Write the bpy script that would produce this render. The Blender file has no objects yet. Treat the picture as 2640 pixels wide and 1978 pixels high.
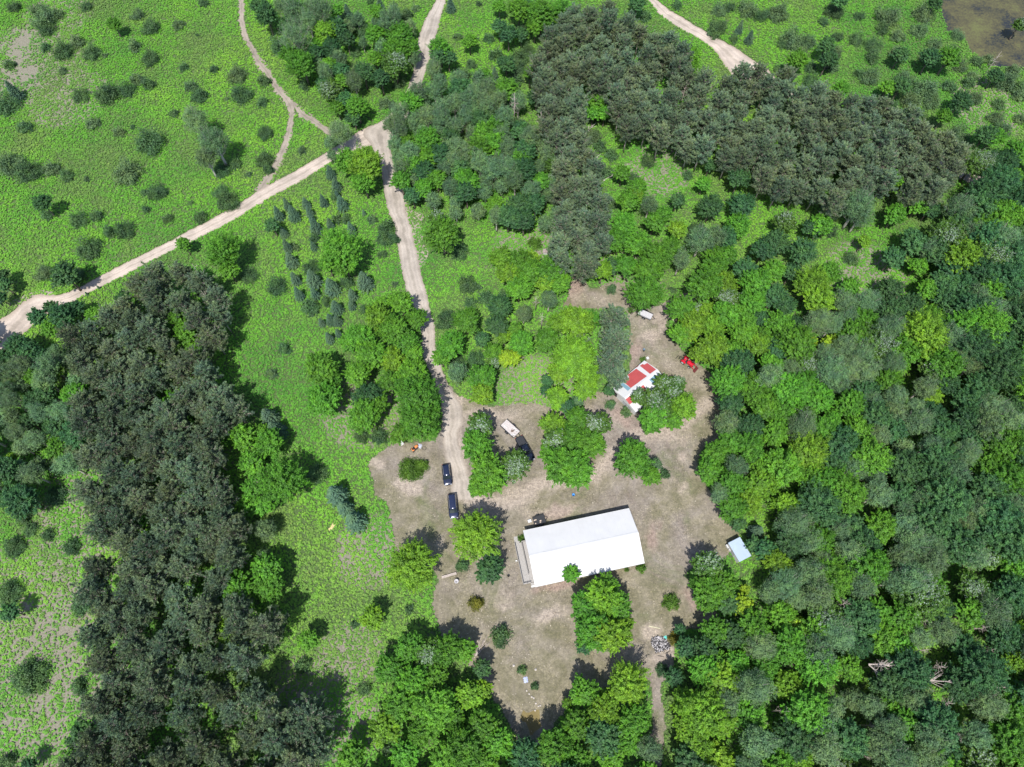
import bpy, math, random
import numpy as np
from mathutils import Vector, Matrix
from mathutils.geometry import tessellate_polygon

# ------------------------------------------------------------------ camera, sky, sun, exposure
SC = bpy.context.scene
COL = SC.collection
CAM_H, FPX, TILT = 145.0, 1833.0, math.radians(24)
cd = bpy.data.cameras.new('camera'); cam = bpy.data.objects.new('camera', cd); COL.objects.link(cam)
cam.location = (0, 0, CAM_H); cam.rotation_euler = (TILT, 0, 0)
cd.sensor_width = 36; cd.lens = 36 * FPX / 2640; cd.clip_start = 1; cd.clip_end = 4000
SC.camera = cam
SUN_EL, SHADOW_AZ = math.radians(63), math.radians(12)          # shadows fall 12 degrees east of north
wd = bpy.data.worlds.new('World'); SC.world = wd; wd.use_nodes = True
wn = wd.node_tree.nodes; sky = wn.new('ShaderNodeTexSky'); sky.sky_type = 'NISHITA'; sky.sun_disc = False
sky.sun_elevation = SUN_EL; sky.sun_rotation = SHADOW_AZ + math.pi
wd.node_tree.links.new(sky.outputs[0], wn['Background'].inputs[0]); wn['Background'].inputs[1].default_value = 0.135
sd = bpy.data.lights.new('sun', 'SUN'); sun = bpy.data.objects.new('sun', sd); COL.objects.link(sun)
sd.energy = 4.4; sd.angle = math.radians(0.5); sd.color = (1, 0.965, 0.91)
ldir = Vector((math.sin(SHADOW_AZ) * math.cos(SUN_EL), math.cos(SHADOW_AZ) * math.cos(SUN_EL), -math.sin(SUN_EL)))
sun.rotation_euler = ldir.to_track_quat('-Z', 'Y').to_euler(); sun.location = (0, 0, 300)
vs = SC.view_settings; vs.view_transform = 'Standard'; vs.look = 'None'; vs.gamma = 1; vs.exposure = 0.55
SC.cycles.max_bounces = 6; SC.cycles.diffuse_bounces = 3; SC.cycles.transmission_bounces = 3

rs = np.random.RandomState(7); random.seed(7)
CT, ST = math.cos(TILT), math.sin(TILT)
def at(u, v, z=0.0):
    """ground-plan point (x, y) of the thing seen at photo pixel (u, v) at height z"""
    x = (u - 1320) / FPX; y = -(v - 989) / FPX
    k = (z - CAM_H) / (y * ST - CT)
    return Vector((x * k, (y * CT + ST) * k, z))
def pix(x, y, z):
    dx, dy, dz = x, y, z - CAM_H
    yc = dy * CT + dz * ST; zc = -dy * ST + dz * CT
    return 1320 + FPX * dx / -zc, 989 - FPX * yc / -zc
CY = [0, 495, 990, 1483]
def crop(tag, x, y): return 660 * int(tag[1]) + x / 3.347, CY[int(tag[0])] + y / 3.347
def cr(tag, s):
    v = [float(t) for t in s.replace(',', ' ').split()]
    return [crop(tag, v[i], v[i + 1]) for i in range(0, len(v), 2)]

# ------------------------------------------------------------------ materials
def mat(name): 
    m = bpy.data.materials.new(name); m.use_nodes = True
    return m, m.node_tree.nodes, m.node_tree.links, m.node_tree.nodes['Principled BSDF']
def ramp(n, l, src, stops):
    r = n.new('ShaderNodeValToRGB'); l.new(src, r.inputs[0]); e = r.color_ramp.elements
    while len(e) > 1: e.remove(e[-1])
    e[0].position = stops[0][0]; e[0].color = (*stops[0][1], 1)
    for p, c in stops[1:]:
        k = e.new(p); k.color = (*c, 1)
    return r.outputs[0]
def noise(n, l, scale, detail=4, rough=.6, vec=None, dist=0):
    t = n.new('ShaderNodeTexNoise'); t.inputs['Scale'].default_value = scale; t.inputs['Detail'].default_value = detail
    t.inputs['Roughness'].default_value = rough; t.inputs['Distortion'].default_value = dist
    if vec is None: vec = geo(n)
    l.new(vec, t.inputs['Vector']); return t.outputs[0]
def geo(n):
    for k in n:
        if k.type == 'NEW_GEOMETRY': return k.outputs['Position']
    return n.new('ShaderNodeNewGeometry').outputs['Position']
def mix(n, l, f, a, b, mode='MIX'):
    m = n.new('ShaderNodeMix'); m.data_type = 'RGBA'; m.blend_type = mode
    for s, v in ((m.inputs[0], f), (m.inputs[6], a), (m.inputs[7], b)):
        if isinstance(v, (int, float)): s.default_value = v
        elif isinstance(v, tuple): s.default_value = (*v, 1)
        else: l.new(v, s)
    return m.outputs[2]
def mth(n, l, op, a, b=None, clamp=False):
    m = n.new('ShaderNodeMath'); m.operation = op; m.use_clamp = clamp
    for s, v in zip(m.inputs, (a, b)):
        if v is None: continue
        if isinstance(v, (int, float)): s.default_value = v
        else: l.new(v, s)
    return m.outputs[0]
def bump(n, l, p, h, dist=.05, strength=.6):
    b = n.new('ShaderNodeBump'); b.inputs['Distance'].default_value = dist; b.inputs['Strength'].default_value = strength
    l.new(h, b.inputs['Height']); l.new(b.outputs[0], p.inputs['Normal'])
def plain(name, c, rough=.6, metal=0, var=.12, scale=6, spec=.5):
    m, n, l, p = mat(name)
    f = noise(n, l, scale, 5)
    dk = tuple(x * (1 - var) for x in c); br = tuple(min(1, x * (1 + var)) for x in c)
    l.new(ramp(n, l, f, [(.3, dk), (.7, br)]), p.inputs['Base Color'])
    p.inputs['Roughness'].default_value = rough; p.inputs['Metallic'].default_value = metal
    p.inputs['Specular IOR Level'].default_value = spec
    return m

def leafmat(name, sheen=.35, trans=.22):
    m, n, l, p = mat(name)
    oi = n.new('ShaderNodeObjectInfo'); a = n.new('ShaderNodeAttribute'); a.attribute_name = 'rnd'
    b = n.new('ShaderNodeAttribute'); b.attribute_name = 'pale'
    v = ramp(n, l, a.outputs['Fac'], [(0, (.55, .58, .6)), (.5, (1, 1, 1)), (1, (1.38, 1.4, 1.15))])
    c = mix(n, l, 1.0, oi.outputs['Color'], v, 'MULTIPLY')
    c = mix(n, l, 1.0, c, ramp(n, l, noise(n, l, .55, 3, .6), [(.34, (.78, .80, 1.0)), (.5, (1, 1, 1)), (.66, (1.26, 1.14, .95))]), 'MULTIPLY')
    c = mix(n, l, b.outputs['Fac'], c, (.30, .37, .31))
    l.new(c, p.inputs['Base Color']); p.inputs['Roughness'].default_value = .55; p.inputs['Specular IOR Level'].default_value = sheen
    t = n.new('ShaderNodeBsdfTranslucent'); tc = mix(n, l, 1.0, c, (1.15, 1.25, .5), 'MULTIPLY'); l.new(tc, t.inputs[0])
    ms = n.new('ShaderNodeMixShader'); ms.inputs[0].default_value = trans
    l.new(p.outputs[0], ms.inputs[1]); l.new(t.outputs[0], ms.inputs[2]); l.new(ms.outputs[0], n['Material Output'].inputs[0])
    return m
M_LEAF = leafmat('broad_leaf', .28, .25)
M_NEEDLE = leafmat('needle', .25, .08)
M_BARK = plain('grey_bark', (.13, .105, .085), .9, scale=3, var=.35)
M_BIRCH = plain('pale_bark', (.42, .39, .35), .8, scale=3, var=.3)
M_DEAD = plain('weathered_wood', (.42, .36, .32), .85, scale=2, var=.25)
M_PINEBARK = plain('pine_bark', (.34, .29, .26), .9, scale=2, var=.4)

def fernmat():
    m, n, l, p = mat('bracken_frond')
    a = n.new('ShaderNodeAttribute'); a.attribute_name = 'rnd'
    big = noise(n, l, .022, 3, .55); med = noise(n, l, .13, 4, .6)
    f = mth(n, l, 'ADD', mth(n, l, 'MULTIPLY', big, .65), mth(n, l, 'MULTIPLY', med, .35))
    c = ramp(n, l, f, [(.38, (.086, .265, .038)), (.5, (.132, .350, .038)), (.62, (.190, .405, .044))])
    dull = ramp(n, l, noise(n, l, .05, 5, .7, dist=.5), [(.46, (0, 0, 0)), (.64, (.75, .75, .75))])
    c = mix(n, l, dull, c, (.155, .235, .07))
    v = ramp(n, l, a.outputs['Fac'], [(0, (.5, .55, .6)), (.45, (.95, .95, 1)), (.9, (1.35, 1.25, 1.1)), (1, (2.2, 1.5, 1.8))])
    c = mix(n, l, 1.0, c, v, 'MULTIPLY')
    l.new(c, p.inputs['Base Color']); p.inputs['Roughness'].default_value = .6; p.inputs['Specular IOR Level'].default_value = .2
    t = n.new('ShaderNodeBsdfTranslucent'); l.new(mix(n, l, 1.0, c, (1.1, 1.2, .5), 'MULTIPLY'), t.inputs[0])
    ms = n.new('ShaderNodeMixShader'); ms.inputs[0].default_value = .25
    l.new(p.outputs[0], ms.inputs[1]); l.new(t.outputs[0], ms.inputs[2]); l.new(ms.outputs[0], n['Material Output'].inputs[0])
    return m
M_FERN = fernmat()

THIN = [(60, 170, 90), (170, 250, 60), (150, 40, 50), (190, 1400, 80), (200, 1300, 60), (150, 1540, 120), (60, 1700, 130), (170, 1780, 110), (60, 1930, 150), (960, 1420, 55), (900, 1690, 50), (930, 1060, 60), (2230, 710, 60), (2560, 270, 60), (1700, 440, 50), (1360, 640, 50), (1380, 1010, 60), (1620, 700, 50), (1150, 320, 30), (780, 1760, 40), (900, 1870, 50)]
def groundmat():
    m, n, l, p = mat('forest_floor')
    f = noise(n, l, .9, 6, .7); g = noise(n, l, .07, 4, .6); s = noise(n, l, 3.2, 5, .75)
    soil = ramp(n, l, s, [(.3, (.11, .10, .07)), (.5, (.19, .178, .135)), (.68, (.28, .265, .215))])
    dark = ramp(n, l, s, [(.3, (.035, .06, .02)), (.5, (.07, .12, .038)), (.68, (.13, .15, .07))])  # leaf litter tone, darkened to include the shade beneath dense bracken
    pos = geo(n); acc = None
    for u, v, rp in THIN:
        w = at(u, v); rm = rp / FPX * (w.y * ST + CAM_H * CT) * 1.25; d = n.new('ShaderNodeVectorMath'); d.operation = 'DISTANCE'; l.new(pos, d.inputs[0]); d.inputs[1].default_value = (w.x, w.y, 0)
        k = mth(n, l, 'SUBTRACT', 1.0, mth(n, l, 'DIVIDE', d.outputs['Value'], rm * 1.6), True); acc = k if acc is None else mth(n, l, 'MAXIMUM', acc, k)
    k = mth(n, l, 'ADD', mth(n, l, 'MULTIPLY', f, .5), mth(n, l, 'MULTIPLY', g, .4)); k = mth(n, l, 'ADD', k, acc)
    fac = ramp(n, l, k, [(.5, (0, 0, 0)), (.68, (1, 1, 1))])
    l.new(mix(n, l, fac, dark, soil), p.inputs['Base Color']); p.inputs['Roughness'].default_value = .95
    p.inputs['Specular IOR Level'].default_value = .1
    bump(n, l, p, s, .12, .8); return m
def clearmat():
    m, n, l, p = mat('dry_mown_grass')
    big = noise(n, l, .06, 5, .62, dist=.6); med = noise(n, l, .3, 6, .7, dist=.4); fine = noise(n, l, 1.5, 5, .8); hf = noise(n, l, 3.3, 3, .85)
    a1 = n.new('ShaderNodeAttribute'); a1.attribute_name = 'soil'; a2 = n.new('ShaderNodeAttribute'); a2.attribute_name = 'sand'
    grass = ramp(n, l, med, [(.34, (.125, .118, .072)), (.5, (.172, .156, .108)), (.66, (.235, .208, .155))])
    soil = ramp(n, l, med, [(.3, (.155, .130, .112)), (.55, (.212, .186, .162)), (.75, (.27, .242, .215))])
    c = mix(n, l, ramp(n, l, big, [(.45, (0, 0, 0)), (.6, (1, 1, 1))]), grass, soil)
    gr = noise(n, l, .1, 5, .65, dist=.8)
    c = mix(n, l, mth(n, l, 'MULTIPLY', ramp(n, l, gr, [(.54, (0, 0, 0)), (.68, (1, 1, 1))]), .65), c, (.105, .125, .058))
    c = mix(n, l, mth(n, l, 'MULTIPLY', a1.outputs['Fac'], .8), c, ramp(n, l, fine, [(.35, (.20, .145, .125)), (.65, (.29, .225, .195))]))
    c = mix(n, l, a2.outputs['Fac'], c, ramp(n, l, fine, [(.35, (.27, .225, .19)), (.65, (.38, .325, .28))]))
    dens = ramp(n, l, noise(n, l, .16, 3, .6), [(.4, (.25,) * 3), (.62, (1,) * 3)])
    sp = ramp(n, l, hf, [(.34, (.62, .6, .58)), (.46, (.95, .95, .95)), (.56, (1.08, 1.07, 1.05)), (.64, (1.6, 1.54, 1.38)), (.72, (2.1, 2.0, 1.75))])
    c = mix(n, l, dens, c, mix(n, l, 1.0, c, sp, 'MULTIPLY'))
    c = mix(n, l, 1.0, c, ramp(n, l, fine, [(.33, (.72, .72, .7)), (.5, (1, 1, 1)), (.68, (1.26, 1.24, 1.18))]), 'MULTIPLY')
    l.new(c, p.inputs['Base Color']); p.inputs['Roughness'].default_value = .95; p.inputs['Specular IOR Level'].default_value = .1
    bump(n, l, p, hf, .1, .8); return m
def roadmat(name, base, contrast=1, tracks=True):
    m, n, l, p = mat(name)
    a = n.new('ShaderNodeAttribute'); a.attribute_name = 'across'
    x = mth(n, l, 'ABSOLUTE', a.outputs['Fac'])
    big = noise(n, l, .25, 5, .6); fine = noise(n, l, 3.5, 5, .75)
    dk = tuple(v * .80 for v in base); lt = tuple(min(.8, v * 1.16) for v in base)
    c = ramp(n, l, big, [(.35, dk), (.65, lt)])
    if tracks:
        xx = mth(n, l, 'ADD', x, mth(n, l, 'MULTIPLY', mth(n, l, 'SUBTRACT', big, .5), .5))
        t = ramp(n, l, xx, [(.08, (.82, .82, .80)), (.25, (1.06, 1.05, 1.04)), (.45, (.93, .93, .93)), (.62, (1.08, 1.08, 1.07)), (.85, (.86, .84, .82)), (1, (.72, .7, .66))])
        c = mix(n, l, contrast, c, t, 'MULTIPLY')
    c = mix(n, l, 1.0, c, ramp(n, l, fine, [(.3, (.8, .8, .8)), (.5, (1, 1, 1)), (.7, (1.14, 1.13, 1.12))]), 'MULTIPLY')
    l.new(c, p.inputs['Base Color']); p.inputs['Roughness'].default_value = .95; p.inputs['Specular IOR Level'].default_value = .1
    bump(n, l, p, fine, .04, .5); return m
def pondmat():
    m, n, l, p = mat('algae_covered_water')
    g = noise(n, l, .11, 5, .65); f = noise(n, l, 1.6, 5, .75)
    k = mth(n, l, 'ADD', mth(n, l, 'MULTIPLY', g, .6), mth(n, l, 'MULTIPLY', f, .4))
    c = ramp(n, l, k, [(.42, (.016, .018, .022)), (.46, (.035, .035, .020)), (.53, (.070, .064, .028)), (.64, (.10, .11, .034))])
    l.new(c, p.inputs['Base Color']); l.new(ramp(n, l, k, [(.42, (.45,) * 3), (.5, (.85,) * 3)]), p.inputs['Roughness'])
    return m
M_GROUND, M_CLEAR, M_POND = groundmat(), clearmat(), pondmat()
M_ROAD = roadmat('pale_gravel', (.40, .34, .29))
M_DRIVE = roadmat('dusty_driveway', (.34, .30, .26), .9)
M_TRAIL = roadmat('sandy_trail', (.26, .225, .185), .9)
M_SOIL = roadmat('bare_soil', (.285, .225, .195), 1, False)
M_SAND = roadmat('pale_sand', (.27, .235, .195), 1, False)

# ------------------------------------------------------------------ mesh helpers
def link(o, parent=None):
    COL.objects.link(o)
    if parent is not None: o.parent = parent
    return o
def npmesh(name, V, Fq, mats, fm=None, attrs=None, smooth=False):
    """V (n,3), Fq (m,k) with constant k"""
    me = bpy.data.meshes.new(name); V = np.asarray(V, dtype=np.float32); Fq = np.asarray(Fq, dtype=np.int32)
    m, k = Fq.shape
    me.vertices.add(len(V)); me.vertices.foreach_set('co', V.ravel())
    me.loops.add(m * k); me.loops.foreach_set('vertex_index', Fq.ravel())
    me.polygons.add(m); me.polygons.foreach_set('loop_start', np.arange(0, m * k, k, dtype=np.int32))
    me.polygons.foreach_set('loop_total', np.full(m, k, dtype=np.int32))
    for t in (mats if isinstance(mats, (list, tuple)) else [mats]): me.materials.append(t)
    if fm is not None: me.polygons.foreach_set('material_index', np.asarray(fm, dtype=np.int32))
    if smooth: me.polygons.foreach_set('use_smooth', np.ones(m, dtype=bool))
    me.update(calc_edges=True)
    for an, dom, arr in (attrs or []):
        a = me.attributes.new(an, 'FLOAT', dom); a.data.foreach_set('value', np.asarray(arr, dtype=np.float32))
    return me
class MB:
    """collects boxes, tubes, prisms, spheres into one mesh"""
    def __init__(s): s.v = []; s.f = []; s.m = []
    def add(s, vs, fs, mi=0):
        o = len(s.v); s.v += [tuple(v) for v in vs]; s.f += [tuple(i + o for i in f) for f in fs]; s.m += [mi] * len(fs)
    def box(s, c, d, rz=0, mi=0, rx=0, ry=0, taper=1):
        M = Matrix.Translation(c) @ Matrix.Rotation(rz, 4, 'Z') @ Matrix.Rotation(ry, 4, 'Y') @ Matrix.Rotation(rx, 4, 'X')
        h = [x / 2 for x in d]; vs = []
        for z in (-1, 1):
            t = taper if z > 0 else 1
            for x, y in ((-1, -1), (1, -1), (1, 1), (-1, 1)): vs.append(M @ Vector((x * h[0] * t, y * h[1] * t, z * h[2])))
        s.add(vs, [(3, 2, 1, 0), (4, 5, 6, 7), (0, 1, 5, 4), (1, 2, 6, 5), (2, 3, 7, 6), (3, 0, 4, 7)], mi)
    def tube(s, pts, rad, n=6, mi=0, caps=True):
        pts = [Vector(p) for p in pts]; rings = []
        for i, p in enumerate(pts):
            d = (pts[min(i + 1, len(pts) - 1)] - pts[max(i - 1, 0)]).normalized()
            a = d.cross(Vector((0, 0, 1)) if abs(d.z) < .9 else Vector((1, 0, 0))).normalized(); b = d.cross(a)
            r = rad[i] if isinstance(rad, (list, tuple)) else rad
            rings.append([p + a * (r * math.cos(t * 2 * math.pi / n)) + b * (r * math.sin(t * 2 * math.pi / n)) for t in range(n)])
        vs = [v for r in rings for v in r]; fs = []
        for i in range(len(rings) - 1):
            for t in range(n): fs.append((i * n + t, i * n + (t + 1) % n, (i + 1) * n + (t + 1) % n, (i + 1) * n + t))
        if caps: fs.append(tuple(range(n))[::-1]); fs.append(tuple((len(rings) - 1) * n + t for t in range(n)))
        s.add(vs, fs, mi)
    def loft(s, rings, mi=0, caps=True):
        n = len(rings[0]); vs = [v for r in rings for v in r]; fs = []
        for i in range(len(rings) - 1):
            for t in range(n): fs.append((i * n + t, i * n + (t + 1) % n, (i + 1) * n + (t + 1) % n, (i + 1) * n + t))
        if caps: fs.append(tuple(range(n))[::-1]); fs.append(tuple((len(rings) - 1) * n + t for t in range(n)))
        s.add(vs, fs, mi)
    def rock(s, c, r, mi=0, sq=.7, seed=0):
        q = random.Random(seed); vs = []; fs = []; N, K = 6, 4
        for i in range(K + 1):
            for j in range(N):
                t = math.pi * i / K; a = 2 * math.pi * j / N; k = r * q.uniform(.75, 1.15)
                vs.append((c[0] + k * math.sin(t) * math.cos(a), c[1] + k * math.sin(t) * math.sin(a), c[2] + k * sq * math.cos(t)))
        for i in range(K):
            for j in range(N): fs.append((i * N + j, (i + 1) * N + j, (i + 1) * N + (j + 1) % N, i * N + (j + 1) % N))
        s.add(vs, fs, mi)
    def mesh(s, name, mats, smooth=False):
        me = bpy.data.meshes.new(name); me.from_pydata(s.v, [], s.f)
        for t in (mats if isinstance(mats, (list, tuple)) else [mats]): me.materials.append(t)
        me.polygons.foreach_set('material_index', s.m)
        if smooth: me.polygons.foreach_set('use_smooth', [True] * len(s.f))
        me.update(); return me
    def build(s, name, mats, parent=None, smooth=False, bevel=0):
        o = link(bpy.data.objects.new(name, s.mesh(name, mats, smooth)), parent)
        if bevel:
            b = o.modifiers.new('bevel', 'BEVEL'); b.width = bevel; b.segments = 2; b.limit_method = 'ANGLE'
        return o
def tag(o, label=None, cat=None, group=None, kind=None):
    if label: o['label'] = label
    if cat: o['category'] = cat
    if group: o['group'] = group
    if kind: o['kind'] = kind
    return o
def thing(name, label, cat, loc, rz=0, group=None):
    o = bpy.data.objects.new(name, None); o.empty_display_size = .3; COL.objects.link(o)
    o.location = loc; o.rotation_euler = (0, 0, rz); return tag(o, label, cat, group)

# ------------------------------------------------------------------ the setting
def rag(poly, amp=.35, step=.5, seed=1):
    q = np.random.RandomState(seed); out = []; P = [Vector((p[0], p[1], 0)) for p in poly]; n = len(P)
    ph = q.rand(8) * 6.28; L = 0
    # Catmull-Rom smoothing of the outline, then a small ragged offset
    for i in range(n):
        p0, p1, p2, p3 = P[i - 1], P[i], P[(i + 1) % n], P[(i + 2) % n]
        d = (p2 - p1).length; k = max(1, int(d / step))
        for j in range(k):
            t = j / k
            c = .5 * ((2 * p1) + (p2 - p0) * t + (2 * p0 - 5 * p1 + 4 * p2 - p3) * t * t + (3 * p1 - p0 - 3 * p2 + p3) * t ** 3)
            nrm = (p2 - p1).normalized(); nrm = Vector((-nrm.y, nrm.x, 0)); L += d / k
            o = amp * (.6 * math.sin(L * .9 + ph[0]) + .5 * math.sin(L * 2.3 + ph[1]) + .5 * (q.rand() - .5) * 2)
            out.append(c + nrm * o)
    return out
def sheet(name, poly, z, m, amp=.35, seed=1, step=.5):
    P = rag(poly, amp, step, seed); tri = tessellate_polygon([P])
    me = bpy.data.meshes.new(name); me.from_pydata([(p.x, p.y, z) for p in P], [], [tuple(t) for t in tri]); me.materials.append(m)
    me.update()
    for f in me.polygons:
        if f.normal.z < 0: f.flip()
    me.update()
    return tag(link(bpy.data.objects.new(name, me)), kind='structure')
def strip(name, pairs, z, m, amp=.18, seed=3, N=9):
    """a road from pairs of photo points on its two edges; 'across' runs -1..1"""
    q = np.random.RandomState(seed); A = [at(*a) for a, b in pairs]; B = [at(*b) for a, b in pairs]; rows = []
    n = len(A)
    def cr_(P, i, t):
        p0, p1, p2, p3 = P[max(i - 1, 0)], P[i], P[i + 1], P[min(i + 2, n - 1)]
        return .5 * ((2 * p1) + (p2 - p0) * t + (2 * p0 - 5 * p1 + 4 * p2 - p3) * t * t + (3 * p1 - p0 - 3 * p2 + p3) * t ** 3)
    for i in range(n - 1):
        k = max(2, int((A[i + 1] - A[i]).length / .5))
        for j in range(k): rows.append((cr_(A, i, j / k), cr_(B, i, j / k)))
    rows.append((A[-1], B[-1])); V = []; ac = []; F = []; L = 0
    for r, (a, b) in enumerate(rows):
        w = (b - a).normalized(); L += .5
        a = a + w * amp * (math.sin(L * .8) * .6 + math.sin(L * 2.1 + 1) * .5 + (q.rand() - .5) * 1.6)
        b = b + w * amp * (math.sin(L * .7 + 2) * .6 + math.sin(L * 1.9) * .5 + (q.rand() - .5) * 1.6)
        for c in range(N):
            t = c / (N - 1); p = a.lerp(b, t); V.append((p.x, p.y, z)); ac.append(2 * t - 1)
        if r:
            for c in range(N - 1):
                i0 = (r - 1) * N + c; F.append((i0, i0 + 1, i0 + N + 1, i0 + N))
    me = npmesh(name, V, F, m, attrs=[('across', 'POINT', ac)])
    if me.polygons[0].normal.z < 0: me.flip_normals()
    return tag(link(bpy.data.objects.new(name, me)), kind='structure')
def W(pts): return [at(*p) for p in pts]
g = MB(); g.add([(-3000, -3000, 0), (3000, -3000, 0), (3000, 3000, 0), (-3000, 3000, 0)], [(0, 1, 2, 3)])
tag(g.build('ground', M_GROUND), kind='structure')

CLEARING = (cr('21', '1620 0 1600 100 1620 300 1580 420 1500 500 1250 500 1100 570 1000 640 970 730 1010 850 1030 960 1110 1010 1150 1100 1180 1250 1200 1400 1350 1500 1560 1640')
    + cr('31', '1540 120 1520 250 1540 330 1600 520 1800 720 1950 900 2080 1100 2209 1330')
    + cr('32', '60 1440 170 1500 300 1430 420 1200 600 1050 900 950 1150 900 1210 1050 1200 1350 1190 1500 1210 1657 1290 1657 1300 1500 1330 1350 1310 1150 1290 950 1400 760 1400 600 1420 500 1500 470 1650 470 1800 380 1700 250 1600 120')
    + cr('22', '1480 1657 1600 1580 1850 1500 1960 1290 1900 1150 1850 1070 1750 970 1650 850 1610 700 1640 560 1850 450 1850 250 1800 100')
    + cr('12', '1880 1657 1780 1600 1650 1520 1500 1400 1330 1200 1400 1000 1650 930 1640 880 1480 870 1300 960 1060 1010 980 800 880 780 700 830 550 720 450 790 480 850 490 900 440 980 620 1010 780 1010 1000 1050 1010 1657')
    + cr('22', '960 40 850 30 620 130 600 210 400 230 200 170 0 175') + cr('21', '2209 185 2080 190 1950 175 1760 100 1680 20'))

WEST = ([(a, b) for a, b in zip(cr('10', '-200 1330 -50 1130 100 1040 200 950 330 885 480 895 600 860 750 790 900 705 1100 605 1300 505 1500 408 1600 350 1850 220 2050 110'),
                                cr('10', '-120 1900 -20 1560 100 1340 200 1230 330 1110 480 1010 600 960 750 880 900 810 1100 710 1300 600 1500 500 1600 450 1850 335 2050 225'))]
      + [(a, b) for a, b in zip(cr('01', '50 1630 200 1550 400 1440 600 1320 750 1230 880 1140 1000 1080'), cr('01', '100 1720 230 1650 420 1545 600 1430 760 1330 980 1260 1130 1180'))])
NORTH = ([(a, b) for a, b in zip(cr('01', '1600 -100 1555 0 1480 130 1430 240 1400 340 1375 450 1365 560 1330 710 1285 800 1230 900 1110 1030 930 1130 990 1250 1060 1400 1090 1550 1105 1657'),
                                 cr('01', '1690 -100 1640 0 1610 110 1575 230 1545 340 1520 450 1485 560 1455 650 1425 780 1390 900 1310 1010 1230 1090 1170 1230 1185 1400 1225 1520 1270 1657'))]
       + [(a, b) for a, b in zip(cr('11', '1120 100 1150 180 1200 330 1225 500 1260 700 1310 900 1370 1020 1420 1200 1430 1400 1490 1530 1540 1657'),
                                 cr('11', '1290 100 1300 180 1345 330 1385 500 1425 700 1480 900 1510 1020 1545 1200 1560 1400 1610 1530 1660 1657'))]
       + [(a, b) for a, b in zip(cr('21', '1570 60 1600 200 1610 330 1600 450 1640 620 1680 780 1690 900 1700 1000'),
                                 cr('21', '1680 60 1780 200 1790 330 1740 450 1790 620 1830 780 1870 900 1890 1000'))])
EAST = ([(a, b) for a, b in zip(cr('02', '1070 -100 1175 0 1270 120 1430 235 1620 340 1740 430 1810 530 1900 650 2000 760'),
                                cr('02', '1130 -100 1250 0 1350 80 1500 170 1700 290 1850 370 1950 430 2100 530 2209 600'))]
      + [(a, b) for a, b in zip(cr('03', '100 820 300 900 480 1000 700 1100 930 1200 1400 1420 1900 1660 2209 1800'), cr('03', '130 750 330 810 520 890 740 990 960 1100 1430 1310 1960 1560 2209 1640'))])
strip('trail', [(a, b) for a, b in zip(cr('00', '2055 -100 2055 0 2060 170 2080 300 2150 440') + cr('01', '-20 550 85 680 160 800 250 920 290 1000'),
                                       cr('00', '2105 -100 2110 0 2110 170 2135 290 2200 420') + cr('01', '30 470 140 620 220 750 320 860 330 970'))], .004, M_TRAIL, .2, 5)
strip('trail', [(a, b) for a, b in zip(cr('01', '320 900 380 1020 470 1075 560 1120 640 1180'), cr('01', '330 870 430 955 520 1025 600 1080 680 1140'))], .008, M_TRAIL, .2, 6)
strip('trail', [(a, b) for a, b in zip(cr('01', '285 980 250 1130 220 1250 150 1390 70 1520 -20 1640'), cr('01', '335 980 315 1130 285 1260 230 1400 150 1540 60 1660'))], .012, M_TRAIL, .2, 7)
strip('dirt_road', WEST, .016, M_ROAD, .15, 8)
strip('dirt_road', NORTH, .020, M_DRIVE, .2, 9)
strip('dirt_road', EAST, .004, M_ROAD, .15, 10)
sheet('verge', W(cr('11', '1280 60 1350 150 1440 200 1430 330 1440 450 1490 500 1450 620 1410 700 1370 500 1330 300 1290 150')), .006, M_SAND, .3, 11)
sheet('road_turnout', W(cr('10', '90 960 250 870 390 840 480 870 440 910 300 940 150 1000')), .012, M_SAND, .3, 12)
sheet('pond', W(cr('03', '1480 -300 1490 0 1500 130 1550 260 1700 340 1735 430 1860 520 1900 570 2209 590 2500 560 3000 500 3300 -300')), .006, M_POND, .5, 13)
def np_inside(X, Y, poly):
    c = np.zeros(len(X), bool); j = len(poly) - 1
    for i in range(len(poly)):
        xi, yi = poly[i]; xj, yj = poly[j]
        if yi != yj:
            m = ((yi > Y) != (yj > Y)) & (X < (xj - xi) * (Y - yi) / (yj - yi) + xi); c ^= m
        j = i
    return c
def vnoise(X, Y, s, seed):
    r = np.random.RandomState(seed); g_ = r.rand(128, 128); x = X / s + 500; y = Y / s + 500; i = np.floor(x).astype(int); j = np.floor(y).astype(int); a = x - i; b = y - j
    a = a * a * (3 - 2 * a); b = b * b * (3 - 2 * b); G = lambda p, q: g_[p % 128, q % 128]
    return G(i, j) * (1 - a) * (1 - b) + G(i + 1, j) * a * (1 - b) + G(i, j + 1) * (1 - a) * b + G(i + 1, j + 1) * a * b
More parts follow.
